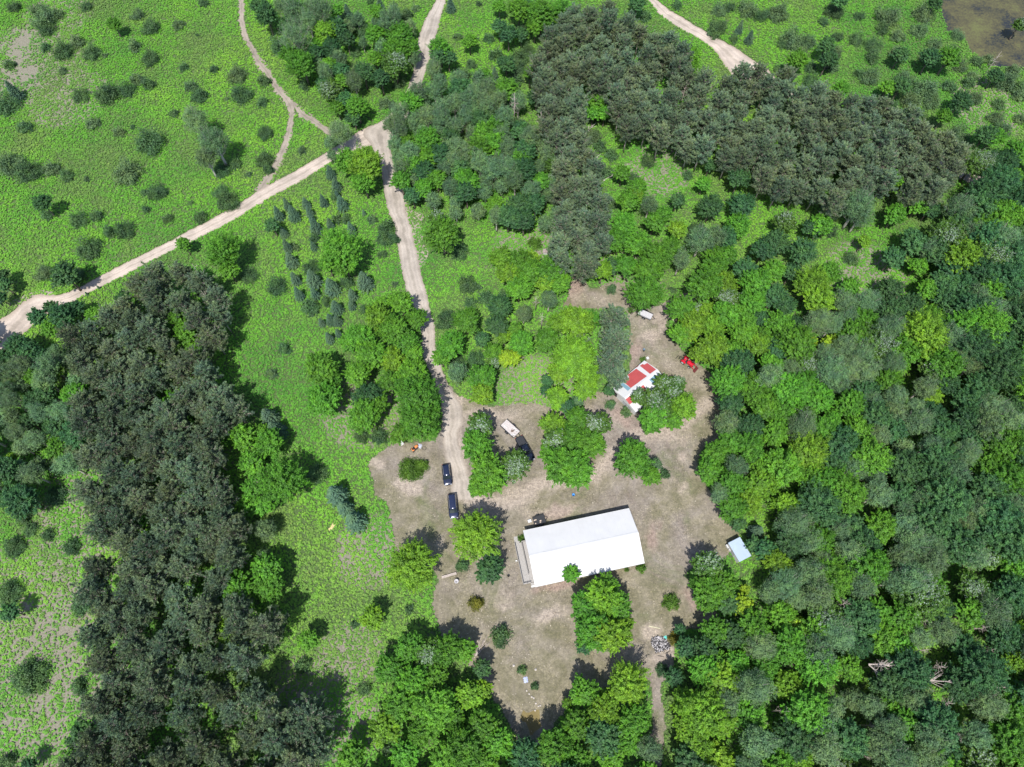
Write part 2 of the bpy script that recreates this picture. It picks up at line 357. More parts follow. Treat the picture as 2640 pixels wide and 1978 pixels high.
PATCH = [('22', '1220 1180 1270 1250 1280 1330 1240 1400 1200 1420 1170 1330 1150 1260', 0), ('22', '1480 600 1510 640 1490 680 1450 670 1455 620', 1),
    ('22', '1420 900 1500 880 1500 950 1430 960', 1), ('22', '1280 400 1400 380 1470 440 1490 500 1350 520 1200 470', 1), ('32', '190 370 300 300 440 270 480 310 330 380 230 430', 1),
    ('22', '60 880 220 820 300 900 180 1000 0 1060 -60 960', 1), ('22', '290 1100 450 1040 500 1100 330 1180', 0),
    ('12', '1260 970 1500 900 1530 960 1420 1000 1380 1130 1280 1140 1200 1120', 1), ('12', '450 800 560 740 640 810 560 900 520 960 450 960', 0), ('12', '1150 1180 1290 1200 1300 1260 1200 1300 1130 1240', 1),
    ('12', '1010 1350 1080 1300 1110 1380 1060 1440 1010 1500', 0), ('31', '2100 200 2209 150 2260 260 2150 330 2090 280', 1), ('32', '1140 420 1230 430 1320 500 1300 540 1200 530 1180 480 1130 550 1110 530', 1),
    ('32', '1230 650 1400 640 1410 700 1380 740 1230 750', 1), ('32', '250 100 480 50 500 90 260 145', 0), ('21', '1040 640 1120 680 1080 720 1000 690', 1), ('21', '1250 820 1400 860 1380 960 1200 900', 1), ('32', '1500 110 1600 200 1700 300 1640 330 1500 220', 0),
    ('22', '880 230 1000 250 1100 400 1000 420 900 330', 0)]
TRACKS = [('21', '1740 150 1700 400 1720 600 1760 800 1790 950 1900 1020', 1.9, 1.0), ('22', '-280 1030 0 1010 150 930 260 860 700 790 800 700 860 600', 1.5, .8), ('21', '1760 260 1950 250 2209 290', 1.3, .6),
  ('22', '0 300 200 210 620 230 900 330', 1.6, .35), ('12', '520 900 800 930 1040 1060 1200 1250 1350 1480 1600 1640', 1.6, .3), ('22', '1000 450 1280 430 1500 330 1700 150', 1.7, .7), ('22', '150 900 60 1050 150 1150 500 1080', 1.4, .4)]
def clearing():
    st = .3; P = rag(W(CLEARING), .3, .5, 2); xs = [p.x for p in P]; ys = [p.y for p in P]; x0, y0 = min(xs) - 1, min(ys) - 1
    nx, ny = int((max(xs) + 1 - x0) / st), int((max(ys) + 1 - y0) / st); gx, gy = np.meshgrid(np.arange(nx), np.arange(ny), indexing='ij')
    X = x0 + gx.ravel() * st; Y = y0 + gy.ravel() * st; ins = np_inside(X + st / 2, Y + st / 2, [(p.x, p.y) for p in P]).reshape(nx, ny)
    soil = np.zeros(len(X)); sand = np.zeros(len(X)); nz = (vnoise(X, Y, 2.2, 9) - .5) * 1.1 + (vnoise(X, Y, .8, 10) - .5) * .7
    for t, q, k in PATCH:
        pts = np.array([tuple(w[:2]) for w in W(cr(t, q))]); c = pts.mean(0); cv = np.cov((pts - c).T) * 1.6 + np.eye(2) * .1; d = np.stack([X - c[0], Y - c[1]], 1)
        m = np.sqrt(np.einsum('ij,jk,ik->i', d, np.linalg.inv(cv), d)); w = np.clip((1.35 - m + nz * .9) * 1.1, 0, 1)
        if k: sand = np.maximum(sand, w * .75)
        else: soil = np.maximum(soil, w)
    for t, q, wd_, am in TRACKS:
        L = W(cr(t, q))
        for a, b in zip(L, L[1:]):
            ab = b - a; tt = np.clip(((X - a.x) * ab.x + (Y - a.y) * ab.y) / ab.length_squared, 0, 1)
            d = np.sqrt((X - a.x - tt * ab.x) ** 2 + (Y - a.y - tt * ab.y) ** 2); sand = np.maximum(sand, am * np.clip(1.4 - d / wd_ + nz * .6, 0, 1))
    idx = -np.ones((nx + 1) * (ny + 1), int); V = []; vi = np.arange((nx) * (ny)).reshape(nx, ny)
    i, j = np.nonzero(ins[:-1, :-1]); F = np.stack([vi[i, j], vi[i + 1, j], vi[i + 1, j + 1], vi[i, j + 1]], 1)
    u, inv = np.unique(F, return_inverse=True); F = inv.reshape(-1, 4); X, Y = X[u], Y[u]
    me = npmesh('clearing', np.stack([X, Y, np.full(len(X), .004)], 1), F, M_CLEAR, attrs=[('soil', 'POINT', soil[u]), ('sand', 'POINT', sand[u])])
    if me.polygons[0].normal.z < 0: me.flip_normals()
    tag(link(bpy.data.objects.new('clearing', me)), kind='structure')
clearing()
sheet('mud_patch', W(cr('32', '100 1170 220 1160 230 1260 180 1380 90 1260')), .008, roadmat('olive_mud', (.17, .135, .06), 1, False), .5, 50)
# ------------------------------------------------------------------ tree prototypes (real leaves, real limbs)
def unit(a): return a / np.maximum(np.linalg.norm(a, axis=-1, keepdims=True), 1e-9)
def leafquads(C, N, A, L, Wd):
    """diamond leaves: centre, normal, length axis, length, width"""
    A = unit(A - N * (A * N).sum(1, keepdims=True)); S = np.cross(N, A)
    L = L[:, None] * .5; Wd = Wd[:, None] * .5
    V = np.stack([C - A * L, C + S * Wd, C + A * L, C - S * Wd], 1).reshape(-1, 3)
    return V, np.arange(len(V)).reshape(-1, 4)
def fib(n, r, zmin=-.35):
    i = np.arange(int(n * 2 / (1 - zmin))) + .5; N = len(i)
    z = 1 - 2 * i / N; a = i * 2.399963 + r.rand() * 6
    d = np.stack([np.sqrt(1 - z * z) * np.cos(a), np.sqrt(1 - z * z) * np.sin(a), z], 1)
    d = unit(d + r.randn(N, 3) * .13); return d[d[:, 2] > zmin]
def crownmesh(name, C, N, A, L, Wd, m, r, rnd=None, pale=None):
    V, F = leafquads(C, N, A, L, Wd); n = len(C)
    if rnd is None: rnd = r.rand(n)
    if pale is None: pale = np.zeros(n)
    return npmesh(name, V, F, m, attrs=[('rnd', 'FACE', rnd), ('pale', 'FACE', pale)])
def limbs(name, H, r0, tips, m, r, base=.35, crooked=.12, thin=.35, lean=0):
    """tapered trunk with limbs that run out to the given points"""
    b = MB(); top = H
    P = [Vector((r.randn() * crooked * t, r.randn() * crooked * t, top * t)) for t in (0, .15, .35, .55, .75, .92)]
    P[0] = Vector((0, 0, -.1)); b.tube(P, [r0 * 1.3, r0, r0 * .82, r0 * .6, r0 * .38, r0 * .15], 7)
    for q in tips:
        q = Vector(q); z = max(.25 * H, min(q.z * (base + .4 * r.rand()), H * .85)); t = z / top
        a = Vector((0, 0, z)); mid = a.lerp(q, .5) + Vector((r.randn() * .15, r.randn() * .15, -.12 * (q - a).length))
        rr = r0 * thin * (1.15 - t); b.tube([a, mid, q], [rr, rr * .6, rr * .18], 4, caps=False)
    return b.mesh(name, m, True)
def broad(seed, R, Ht, kind='maple', dens=1.0, palef=0.0, leaf=.26):
    """kind maple: shoots that point out and up; kind airy: small loose leaves and gaps"""
    r = np.random.RandomState(seed); zr = .95 * R if kind != 'airy' else min(1.35 * R, .42 * Ht)
    if Ht < 2.2 * R: zr = .46 * Ht
    zc = Ht - zr; lob = unit(r.randn(7, 3) * [1, 1, .5] + [0, 0, .2]); la = r.uniform(-.42, .34, 7)
    def rad(d):
        k = 1 + .07 * np.sin(d[:, 0] * 5 + seed) + .07 * np.sin(d[:, 1] * 6 + 2 * seed)
        for q, a in zip(lob, la): k = k + a * np.exp(-((d - q) ** 2).sum(1) * 4)
        return k
    area = 4 * math.pi * R * R; Cs = []; As = []; Ns = []; PB = []; sh = []
    layers = ((1.0, 1.0), (.76, .36), (.5, .3)) if kind == 'maple' else ((1.0, .8), (.8, .6), (.58, .5), (.3, .4))
    size = min(1.25, .34 + R * .20)
    for lay, (f, kk) in enumerate(layers):
        n = int(area * 1.25 / size ** 2 * kk * f * dens) + 8; d = fib(n, r, -.45 if Ht > 2.2 * R else -.25)
        if kind == 'airy': d = d[r.rand(len(d)) < .8]
        k = rad(d) * f * (r.uniform(.64, 1.1, len(d)) if kind == 'maple' else r.uniform(.7, 1.08, len(d))); b = d * k[:, None] * [R, R, zr] * .88
        ax = unit(d * [1, 1, .6] + [0, 0, .42 if kind != 'maple' else .55] + r.randn(len(d), 3) * .18); ln = r.uniform(.75, 1.45, len(d)) * size * (1.35 if kind == 'maple' else .9)
        w = .23 * size if kind == 'maple' else .42 * size; nl = 48 if kind == 'maple' else 34
        t = r.rand(len(d), nl); off = r.randn(len(d), nl, 3) * (w * (1.15 - .8 * t))[..., None]
        if kind == 'maple': off[..., 2] *= .55
        c = b[:, None] + ax[:, None] * ((t - .3) * ln[:, None])[..., None] + off
        nn = unit(np.array([0, 0, .75]) + d[:, None] * .45 + r.randn(len(d), nl, 3) * .42); aa = ax[:, None] + r.randn(len(d), nl, 3) * .7
        Cs.append(c.reshape(-1, 3)); Ns.append(nn.reshape(-1, 3)); As.append(aa.reshape(-1, 3))
        sh.append(np.repeat(np.clip(r.normal(.5, .24, len(d)), 0, 1), nl))
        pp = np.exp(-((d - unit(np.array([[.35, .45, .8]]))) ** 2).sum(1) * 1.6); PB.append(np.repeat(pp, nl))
    C = np.concatenate(Cs); N = np.concatenate(Ns); A = np.concatenate(As); pb = np.concatenate(PB); sh = np.concatenate(sh); n = len(C)
    C[:, 2] = np.maximum(C[:, 2] + zc, .12)
    L = r.uniform(.75, 1.3, n) * leaf * (1 if kind == 'maple' else .72)
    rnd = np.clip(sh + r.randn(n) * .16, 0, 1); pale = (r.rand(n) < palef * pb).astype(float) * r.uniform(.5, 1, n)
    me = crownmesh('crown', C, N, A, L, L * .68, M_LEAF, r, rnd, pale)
    dt = fib(16 if kind == 'maple' else 44, r, -.1); tips = dt * rad(dt)[:, None] * [R, R, zr] * (.85 if kind == 'maple' else 1.04); tips[:, 2] += zc
    bark = M_BARK if kind == 'maple' else M_BIRCH
    tm = limbs('trunk', Ht * .9, .035 * R + .035 * Ht * .35 + .03, tips, bark, r)
    return dict(R=R, H=Ht, zc=zc, crown=me, trunk=tm)
def bush(seed, R, Ht, leaf=.22, dens=1.0, soft=1.0):
    r = np.random.RandomState(seed); n = int(2000 * (R / 1.6) ** 2 * dens); ns = 44
    d = unit(r.randn(ns, 3) * [1, 1, .6] + [0, 0, .35]); d[:, 2] = np.abs(d[:, 2]); k = r.uniform(.45, 1.05, ns)
    base = d * k[:, None] * [R, R, Ht * .8]; i = r.randint(0, ns, n)
    C = base[i] * r.uniform(.7, 1.1, n)[:, None] + r.randn(n, 3) * [.17 * R, .17 * R, .11 * Ht]; rr_ = np.sqrt((C[:, 0] ** 2 + C[:, 1] ** 2)) / R
    C = C[rr_ < 1.25]; n = len(C); C[:, 2] = np.clip(np.abs(C[:, 2]), .05, Ht)
    N = unit(r.randn(n, 3) * .6 + [0, 0, .7] + unit(C) * .4); A = unit(C) + r.randn(n, 3) * .6; L = r.uniform(.7, 1.3, n) * leaf
    rnd = np.clip(.5 + .22 * np.sin(C[:, 0] * 3 + seed) + r.randn(n) * .18, 0, 1)
    me = crownmesh('crown', C, N, A, L * 1.3, L * .7, M_LEAF, r, rnd)
    b = MB()
    for q in range(14):
        a = q * 2.4; e = base[q * 4 % ns] * 1.05
        b.tube([(0.08 * math.cos(a), .08 * math.sin(a), -.05), tuple(e * [.4, .4, .62]), tuple(e)], [.04, .028, .01], 4, caps=False)
    return dict(R=R, H=Ht, zc=Ht * .5, crown=me, trunk=b.mesh('trunk', M_BARK, True))
def pine(seed, R, Ht):
    r = np.random.RandomState(seed); Cs = []; Ns = []; As = []; rn = []; b = MB(); H = Ht
    b.tube([(0, 0, -.1), (.05, .03, H * .3), (-.05, .06, H * .62), (0, 0, H * .9)], [.2, .17, .11, .03], 7)
    nb = 74
    for q in range(nb):
        u = ((q + .5) / nb) ** .85; z = H * (.40 + .57 * u); prof = (1 - u ** 2.4) ** .6 * (.66 + .34 * min(1, u * 4)); a = q * 2.399963 + r.randn() * .3
        L = R * prof * r.uniform(.55, 1.22) + .2; rise = r.uniform(.05, .55) + u * .45
        o = Vector((0, 0, z)); dr = Vector((math.cos(a), math.sin(a), 0)); mid = o + dr * L * .55 + Vector((0, 0, L * rise * .25)); e = o + dr * L + Vector((0, 0, L * rise))
        b.tube([o, mid, e], [.05, .032, .014], 4, caps=False); nt = int(5 + L * 7)
        for t in range(nt):
            f = .22 + .84 * r.rand(); c = o.lerp(mid, f * 2) if f < .5 else mid.lerp(e, f * 2 - 1)
            side = Vector((-dr.y, dr.x, 0)) * (r.randn() * .24) * L * (1.2 - f); c = c + side + Vector((0, 0, r.uniform(-.1, .3)))
            if t % 4 == 0: b.tube([o.lerp(e, max(0, f - .25)), c], [.022, .01], 3, caps=False)
            td = unit(np.array([dr.x * .45 + side.x * .6, dr.y * .45 + side.y * .6, .9]) + r.randn(3) * .3); m = 13
            nd = unit(td + r.randn(m, 3) * .38); ln = r.uniform(.2, .42, m)
            Cs.append(np.array(c) + nd * ln[:, None] * .55 + r.randn(m, 3) * .05); As.append(nd); Ns.append(unit(r.randn(m, 3) + [0, -.2, .5])); rn.append(np.clip(r.normal(.5, .26) + r.randn(m) * .12, 0, 1))
    C = np.concatenate(Cs); N = unit(np.concatenate(Ns)); A = np.concatenate(As); n = len(C); A = unit(A)
    N = unit(N - A * (A * N).sum(1, keepdims=True))
    me = crownmesh('crown', C, N, A, r.uniform(.3, .5, n), r.uniform(.06, .105, n), M_NEEDLE, r, np.concatenate(rn))
    return dict(R=R, H=Ht, zc=H * .72, crown=me, trunk=b.mesh('trunk', M_PINEBARK, True))
def spruce(seed, R, Ht):
    r = np.random.RandomState(seed); Cs = []; Ns = []; As = []; rn = []; b = MB(); H = Ht
    b.tube([(0, 0, -.1), (0, 0, H * .97)], [.09, .015], 6); z = .08 * H
    while z < H:
        u = z / H; L = R * 1.12 * (1 - u) ** .72 + .06; nb = max(5, int(5 + L * 7)); a0 = r.rand() * 6
        for q in range(nb):
            a = a0 + q * 6.283 / nb + r.randn() * .12; l = L * r.uniform(.8, 1.1); m = int(14 + l * 26); f = r.rand(m) ** .7
            dr = np.array([math.cos(a), math.sin(a), 0]); sd_ = np.array([-dr[1], dr[0], 0]); s_ = r.uniform(-.22, .22, m) * (1.15 - f) * (l + .2)
            c = np.array([0, 0, z]) + dr * (f * l)[:, None] + sd_ * s_[:, None] + np.stack([0 * f, 0 * f, .12 * f * l - .1 * f + r.randn(m) * .025], 1)
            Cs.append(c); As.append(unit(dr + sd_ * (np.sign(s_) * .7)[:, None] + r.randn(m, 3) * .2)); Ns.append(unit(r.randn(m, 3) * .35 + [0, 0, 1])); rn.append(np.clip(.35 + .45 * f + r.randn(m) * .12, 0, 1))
        z += .19 + .12 * (1 - u)
    C = np.concatenate(Cs); n = len(C)
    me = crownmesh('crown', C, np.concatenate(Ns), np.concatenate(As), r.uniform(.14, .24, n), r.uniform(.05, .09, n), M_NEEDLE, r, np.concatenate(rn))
    return dict(R=R, H=Ht, zc=H * .42, crown=me, trunk=b.mesh('trunk', M_BARK, True))
def dead(seed, R, Ht):
    r = np.random.RandomState(seed); b = MB(); H = Ht
    P = [Vector((0, 0, -.1)), Vector((.1, .1, H * .4)), Vector((.0, .25, H * .7)), Vector((.15, .2, H))]; b.tube(P, [.17, .13, .08, .02], 6); c = MB()
    for q in range(17):
        t = r.uniform(.42, .97); a = q * 2.4 + r.randn() * .2; o = P[1].lerp(P[3], (t - .4) / .6); L = R * r.uniform(.6, 1.1) * (1.2 - .6 * t)
        d = Vector((math.cos(a), math.sin(a), r.uniform(.1, .7))).normalized(); e1 = o + d * L * .5; e2 = e1 + (d + Vector(r.randn(3) * .25)).normalized() * L * .5
        c.tube([o, e1, e2], [.055, .035, .012], 4, caps=False)
        for w in range(4):
            d2 = (d + Vector(r.randn(3) * .6)).normalized(); o2 = e1.lerp(e2, r.rand() * .9); c.tube([o2, o2 + d2 * L * .2, o2 + d2 * L * .36 + Vector((0, 0, .08))], [.022, .015, .006], 3, caps=False)
    return dict(R=R, H=Ht, zc=H * .75, crown=c.mesh('branches', M_DEAD, True), trunk=b.mesh('trunk', M_DEAD, True))

PROTO = {
 'M': [broad(11 + i, R, 1.95 * R + 2.6 + R * .25, 'maple', leaf=.27) for i, R in enumerate((1.3, 1.3, 2.1, 2.1, 3.1, 3.1, 3.1, 4.3, 4.3, 5.8))],
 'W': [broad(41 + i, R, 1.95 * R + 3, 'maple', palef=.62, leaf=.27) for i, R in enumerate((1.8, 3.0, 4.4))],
 'A': [broad(61 + i, R, (2.1 * R + 2.6) if R < 2 else 2.2 * R + 5.0, 'airy', leaf=.27, dens=.95) for i, R in enumerate((1.6, 2.3, 2.3, 3.2, 3.2, 4.4))],
 'G': [bush(81 + i, R, 1.5 * R + .5) for i, R in enumerate((.9, 1.6, 1.6, 2.6, 2.6))],
 'P': [pine(101 + i, R, H) for i, (R, H) in enumerate(((2.2, 11.5), (2.5, 12.5), (2.5, 12), (2.9, 13), (3.3, 12)))],
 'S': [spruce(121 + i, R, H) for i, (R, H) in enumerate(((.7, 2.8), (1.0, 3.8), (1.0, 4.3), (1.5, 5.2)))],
 'X': [dead(141 + i, R, H) for i, (R, H) in enumerate(((2.4, 12.8), (3.0, 14.0), (2.0, 13.4)))]}
# kind: prototype set, leaf colour, spread, name, category, look
KIND = {
 'M': ('M', (.080, .225, .020), .22, 'maple_tree', 'tree', ['mid green leafy tree', 'bright green broadleaf tree', 'full green maple-like tree']),
 'N': ('M', (.130, .270, .020), .16, 'broadleaf_tree', 'tree', ['yellow-green broadleaf tree', 'light green leafy tree']),
 'Y': ('M', (.20, .33, .02), .10, 'broadleaf_tree', 'tree', ['yellow-leaved small tree']),
 'D': ('M', (.046, .125, .042), .25, 'oak_tree', 'tree', ['dark green broadleaf tree', 'deep green dense tree']),
 'W': ('W', (.07, .155, .024), .12, 'silver_maple_tree', 'tree', ['silvery leaved green tree']),
 'A': ('A', (.100, .182, .078), .24, 'aspen_tree', 'tree', ['grey-green airy tree', 'grey-green tree with pale twigs']),
 'a': ('G', (.095, .165, .070), .15, 'willow_bush', 'bush', ['pale grey-green feathery bush', 'thin grey-green bush']),
 'G': ('G', (.068, .140, .052), .18, 'willow_bush', 'bush', ['dark grey-green bush', 'round dark green bush']),
 'B': ('G', (.070, .150, .018), .15, 'garden_bush', 'bush', ['fresh green bush']),
 'b': ('G', (.125, .125, .015), .10, 'garden_bush', 'bush', ['olive yellow rounded bush']),
 'P': ('P', (.128, .190, .110), .20, 'pine_tree', 'tree', ['dark grey-green pine', 'brownish green pine']),
 'S': ('S', (.070, .135, .085), .15, 'spruce_tree', 'tree', ['blue-green young spruce', 'bluish conical spruce']),
 'X': ('X', (1, 1, 1), 0, 'dead_tree', 'dead tree', ['bare pale dead tree'])}
used = set(); placed = []; cellids = {}
def tree(u, v, rpx, k, where, hz=None, rot=None, group=None, hs=None):
    """crown centre seen at photo pixel (u, v), crown radius rpx photo pixels"""
    pk, colr, sp, name, cat, looks = KIND[k]; r = random
    mpx = 150 / FPX; p0 = at(u, v, 4); mpx = (-(p0.y * -ST + (4 - CAM_H) * CT)) / FPX; R = max(rpx * mpx, .35)
    if rpx < 0: R = -rpx
    if pk in 'MWA': R *= .87
    c = sorted(PROTO[pk], key=lambda q: abs(math.log(q['R'] / R)))
    best = [q for q in c if abs(math.log(q['R'] / R)) < abs(math.log(c[0]['R'] / R)) + .12]; q = r.choice(best); s = R / q['R']
    sz = s * (hs or 1)
    if pk == 'P': s = max(.8, min(s, 1.3)); sz = r.uniform(.82, 1.08)
    if pk in 'MWA': sz = s ** .8 * r.uniform(.92, 1.08) * (hs or 1)
    p = at(u, v, q['zc'] * sz)
    lk = r.choice(looks); size = '' if k in 'Y' else ('small ' if R < 1.4 else 'large ' if R > 4.2 else 'tall ' if (pk == 'P' and r.random() < .3) else '')
    a, b = round(u / 26.4), round(v / 19.78)
    while (a, b) in used: a += r.choice((-1, 0, 1)); b += r.choice((-1, 0, 1))
    used.add((a, b))
    lab = f'{size}{lk} {where}, {max(a, 0)}% across, {max(b, 0)}% down' if 0 <= a <= 100 and 0 <= b <= 100 else f'{size}{lk} {where}, just outside the photo'
    lab = lab.replace('large ', '', 1) if len(lab.split()) > 16 else lab
    t = thing(name, lab, cat, (p.x, p.y, 0), rot if rot is not None else r.uniform(0, 6.28), group or GROUPS[pk if k not in 'BbDNYa' else {'B': 'G', 'b': 'G', 'a': 'G'}.get(k, 'M')])
    t.scale = (s, s, sz)
    tr = link(bpy.data.objects.new('trunk', q['trunk']), t); cw = link(bpy.data.objects.new('branches' if pk == 'X' else 'crown', q['crown']), t)
    f = r.uniform(1 - sp, 1 + sp); h = r.uniform(-.5, .5) * sp
    cw.color = (colr[0] * f * (1 + h), colr[1] * f, colr[2] * f * (1 - h * .5), 1); placed.append((p.x, p.y, R, k)); return t
GROUPS = {'M': 'broadleaf trees of the woods and yard', 'W': 'trees showing silvery leaves', 'A': 'airy grey-green trees', 'G': 'bushes scattered over the land', 'P': 'planted pines', 'S': 'young spruces', 'X': 'dead trees standing in the woods'}
T = {}
T['00'] = ('in the upper left fern meadow', """G 100 40 60;a 350 120 105 300 60 70;a 470 100 60;G 380 220 75;G 730 35 50;M 985 215 60;G 1280 210 80;a 1170 110 60;a 1530 195 55;G 380 400 45;G 520 410 88;a 650 340 60;G 770 430 78;a 1150 380 60;G 1280 480 78;G 1580 570 42;G 1840 590 40;a 2030 620 88;G 2070 780 95;
G 1750 10 42;S 120 790 60;G 20 860 110;G 70 545 48;a 530 600 38;G 680 800 72;G 890 770 108;G 1080 750 75;a 1170 670 60;G 1270 710 58;a 1640 730 55;G 1700 800 78;G 1490 965 42;G 200 1080 62;a 790 1045 60;G 1140 1090 24;a 1020 1130 50;G 1270 1190 122;a 1070 1460 120;a 60 1380 120;G 240 1450 98;G 170 1520 58;
a 430 1440 70;G 560 1500 58;A 1690 1040 125;A 1850 1230 140;A 1780 1370 90;G 1900 1450 75;G 2020 1400 55;G 1350 1630 80;G 1890 1640 70;G 1240 1650 38;a 740 1540 30;a 2140 1500 32;a 900 470 26;G 1700 300 18;a 1950 850 25""")
T['01'] = ('near the dirt road fork', """D 90 130 105;D 30 60 80;A 330 90 105;A 560 80 110;A 330 320 145;A 450 180 80;A 230 60 90;N 600 290 105;D 700 250 85;M 400 560 145;M 300 480 90;D 650 420 95;D 520 470 80;S 1070 45 42;D 990 20 30;S 1680 50 45;S 790 110 45;S 730 220 50;G 850 190 75;G 780 150 55;A 1150 180 100;A 1200 120 70;M 1250 320 125;M 1030 300 85;
M 1330 420 80;W 1200 570 125;M 1200 440 115;D 1100 240 70;M 1590 430 110;D 1660 500 70;A 1530 600 75;D 1580 500 80;a 880 590 70;M 640 560 60;W 650 780 108;M 740 700 58;M 870 930 105;M 700 930 58;D 840 1020 68;D 760 860 75;a 1110 870 60;A 1190 930 50;G 60 680 58;G 50 870 50;G 70 1130 70;G 60 1360 78;G 100 1450 48;
a 390 1290 42;A 720 1150 112;A 640 1240 55;A 660 1340 50;A 1230 1130 85;a 1150 1050 60;M 790 1400 115;N 970 1420 165;M 930 1570 110;S 640 1490 48;S 690 1600 48;M 1300 1250 88;M 1350 1420 95;M 1250 1560 88;D 2100 230 58;D 2180 300 78;D 2160 560 78;G 2180 700 48;G 1860 540 48;M 2100 60 60;G 1740 310 40;G 1060 100 40;a 1380 60 40;G 1920 20 30;S 2060 640 35;a 1900 330 25""")
T['02'] = ('by the top wooded strip', """M 60 90 105;M 250 120 125;M 430 100 105;N 440 190 68;a 60 250 60;M 200 230 78;D 120 30 80;G 130 420 68;G 60 480 85;a 40 570 75;G 40 680 60;G 550 750 48;M 530 400 82;M 560 520 58;D 1080 30 75;G 1150 130 55;G 1000 180 68;G 1430 30 48;a 1800 60 70;G 1790 200 78;G 1750 260 58;S 1965 245 38;S 2050 330 42;G 1920 320 45;a 2050 40 95;G 2150 100 75;
G 1880 40 55;M 1550 480 85;M 1560 590 60;M 740 860 90;M 830 800 60;G 650 850 55;a 690 1150 85;M 700 980 60;M 800 980 55;G 1180 1370 68;D 1710 1430 48;G 1520 1500 48;M 1650 1590 68;D 1960 1540 92;G 1050 1520 48;M 950 1500 68;M 1080 1620 85;G 860 1320 58;G 760 1250 58;M 220 1160 68;D 100 1470 112;M 260 1570 80;W 380 1440 105;W 340 1560 60;a 90 1080 95;X 20 870 60;X 250 1030 60;X 1500 760 50;G 830 1470 60;M 700 1600 60""")
T['03'] = ('on the slope below the pond', """a 100 80 95;G 590 60 85;D 620 10 60;a 1050 100 105;G 1000 230 58;G 930 370 75;D 1140 480 75;a 1370 80 95;D 1440 30 60;D 1400 500 85;M 1560 500 95;a 1450 360 60;a 1650 280 60;G 1600 430 68;a 230 300 105;a 350 330 78;M 250 520 85;D 500 400 75;D 520 520 78;a 560 560 60;G 380 560 58;a 900 640 85;a 1200 650 85;
M 1030 760 58;D 1150 740 75;a 1390 730 115;a 1240 830 95;a 1430 860 78;D 1660 880 95;G 1740 700 55;a 1780 640 48;a 2080 660 105;D 1960 660 68;G 2180 740 58;G 1820 510 55;a 1920 500 50;a 2130 600 60;W 1780 1420 140;a 1550 1560 78;M 1060 1540 95;N 1050 1610 60;M 1950 1180 85;D 1880 1170 95;a 2050 1090 78;M 2130 1300 88;D 2050 1400 105;M 2130 1540 85;W 2170 220 58;a 1980 1000 70;X 1980 500 40;a 2180 1010 50""")
T['10'] = ('by the road at the left', """D 370 100 75;G 390 190 50;G 660 220 78;G 820 190 58;G 1060 310 85;G 930 330 60;G 740 460 108;a 350 690 78;D 560 720 115;G 650 700 70;D 30 800 60;D 20 720 55;D 10 920 50;G 1320 10 55;G 1950 50 98;G 1720 200 58;G 1640 90 28;G 1440 220 48;G 1250 140 38;M 1580 450 55;G 1600 470 30;M 1940 520 165;M 1980 680 88;G 2140 700 78;
D 440 1000 58;D 330 1080 68;D 540 1080 120;M 440 1180 78;D 650 1010 78;M 860 1080 105;D 1080 920 78;M 1140 940 58;D 160 1330 110;D 260 1370 90;D 60 1450 100;A 180 1500 100;A 60 1560 90;D 330 1440 90;A 420 1500 100;M 300 1600 80;N 480 1560 60;N 660 1580 60;S 850 825 14;S 750 880 14;D 150 1400 90;
M 1480 950 105;M 1560 1090 98;M 1620 1230 105;M 1680 1330 85;X 1780 900 60;X 1630 910 45;X 1690 660 45;X 1330 1440 45""")
T['11'] = ('beside the straight driveway', """S 265 110 36;S 320 190 58;S 190 190 44;D 140 290 58;S 430 100 42;S 460 170 38;S 480 230 34;S 510 300 58;G 500 390 48;S 495 470 34;S 580 80 38;S 740 100 55;G 680 20 48;S 700 30 30;S 235 350 42;S 265 470 42;S 300 590 60;S 640 280 40;G 690 220 45;G 770 220 48;S 820 320 42;M 720 500 192;M 770 640 98;M 620 620 70;G 470 640 75;
G 170 800 88;S 335 750 48;S 490 750 70;S 650 820 70;G 780 770 62;S 935 770 75;S 365 880 45;S 505 880 46;S 830 890 46;S 690 1000 60;S 825 980 38;G 460 980 78;G 600 940 48;S 640 1100 48;S 700 1110 45;S 565 1130 33;S 630 1260 40;S 710 1220 33;a 340 470 38;G 240 1340 58;G 1120 290 75;G 1110 380 78;G 1180 390 55;a 1000 230 45;S 930 180 20;a 1195 790 32;
G 1090 530 42;G 930 1010 48;M 1100 960 58;M 1610 370 158;W 1560 230 75;G 1750 500 78;D 1350 30 68;G 1820 780 88;N 2120 580 105;N 2180 700 100;G 1910 810 38;
M 1250 950 105;N 1050 1080 125;M 1380 1100 95;M 1200 1200 135;M 900 1250 130;M 1300 1290 105;M 1000 1400 145;M 820 1300 95;N 1180 1450 120;M 1370 1400 78;M 560 1520 152;M 650 1620 90;M 880 1580 125;M 1350 1590 145;M 1150 1640 98;a 130 1560 50;
G 1640 1090 92;G 1850 950 58;G 1980 900 66;D 2100 1000 112;M 1820 1120 125;D 2080 1150 98;M 1680 1320 135;M 1600 1430 78;G 1710 1430 88;G 1900 1430 78;M 2050 1380 78;W 2050 1480 60;Y 2160 1430 80;N 2140 1250 58;M 1960 1600 115;A 1730 1560 92;G 2150 880 58;X 1930 1260 35;D 1950 1270 60""")
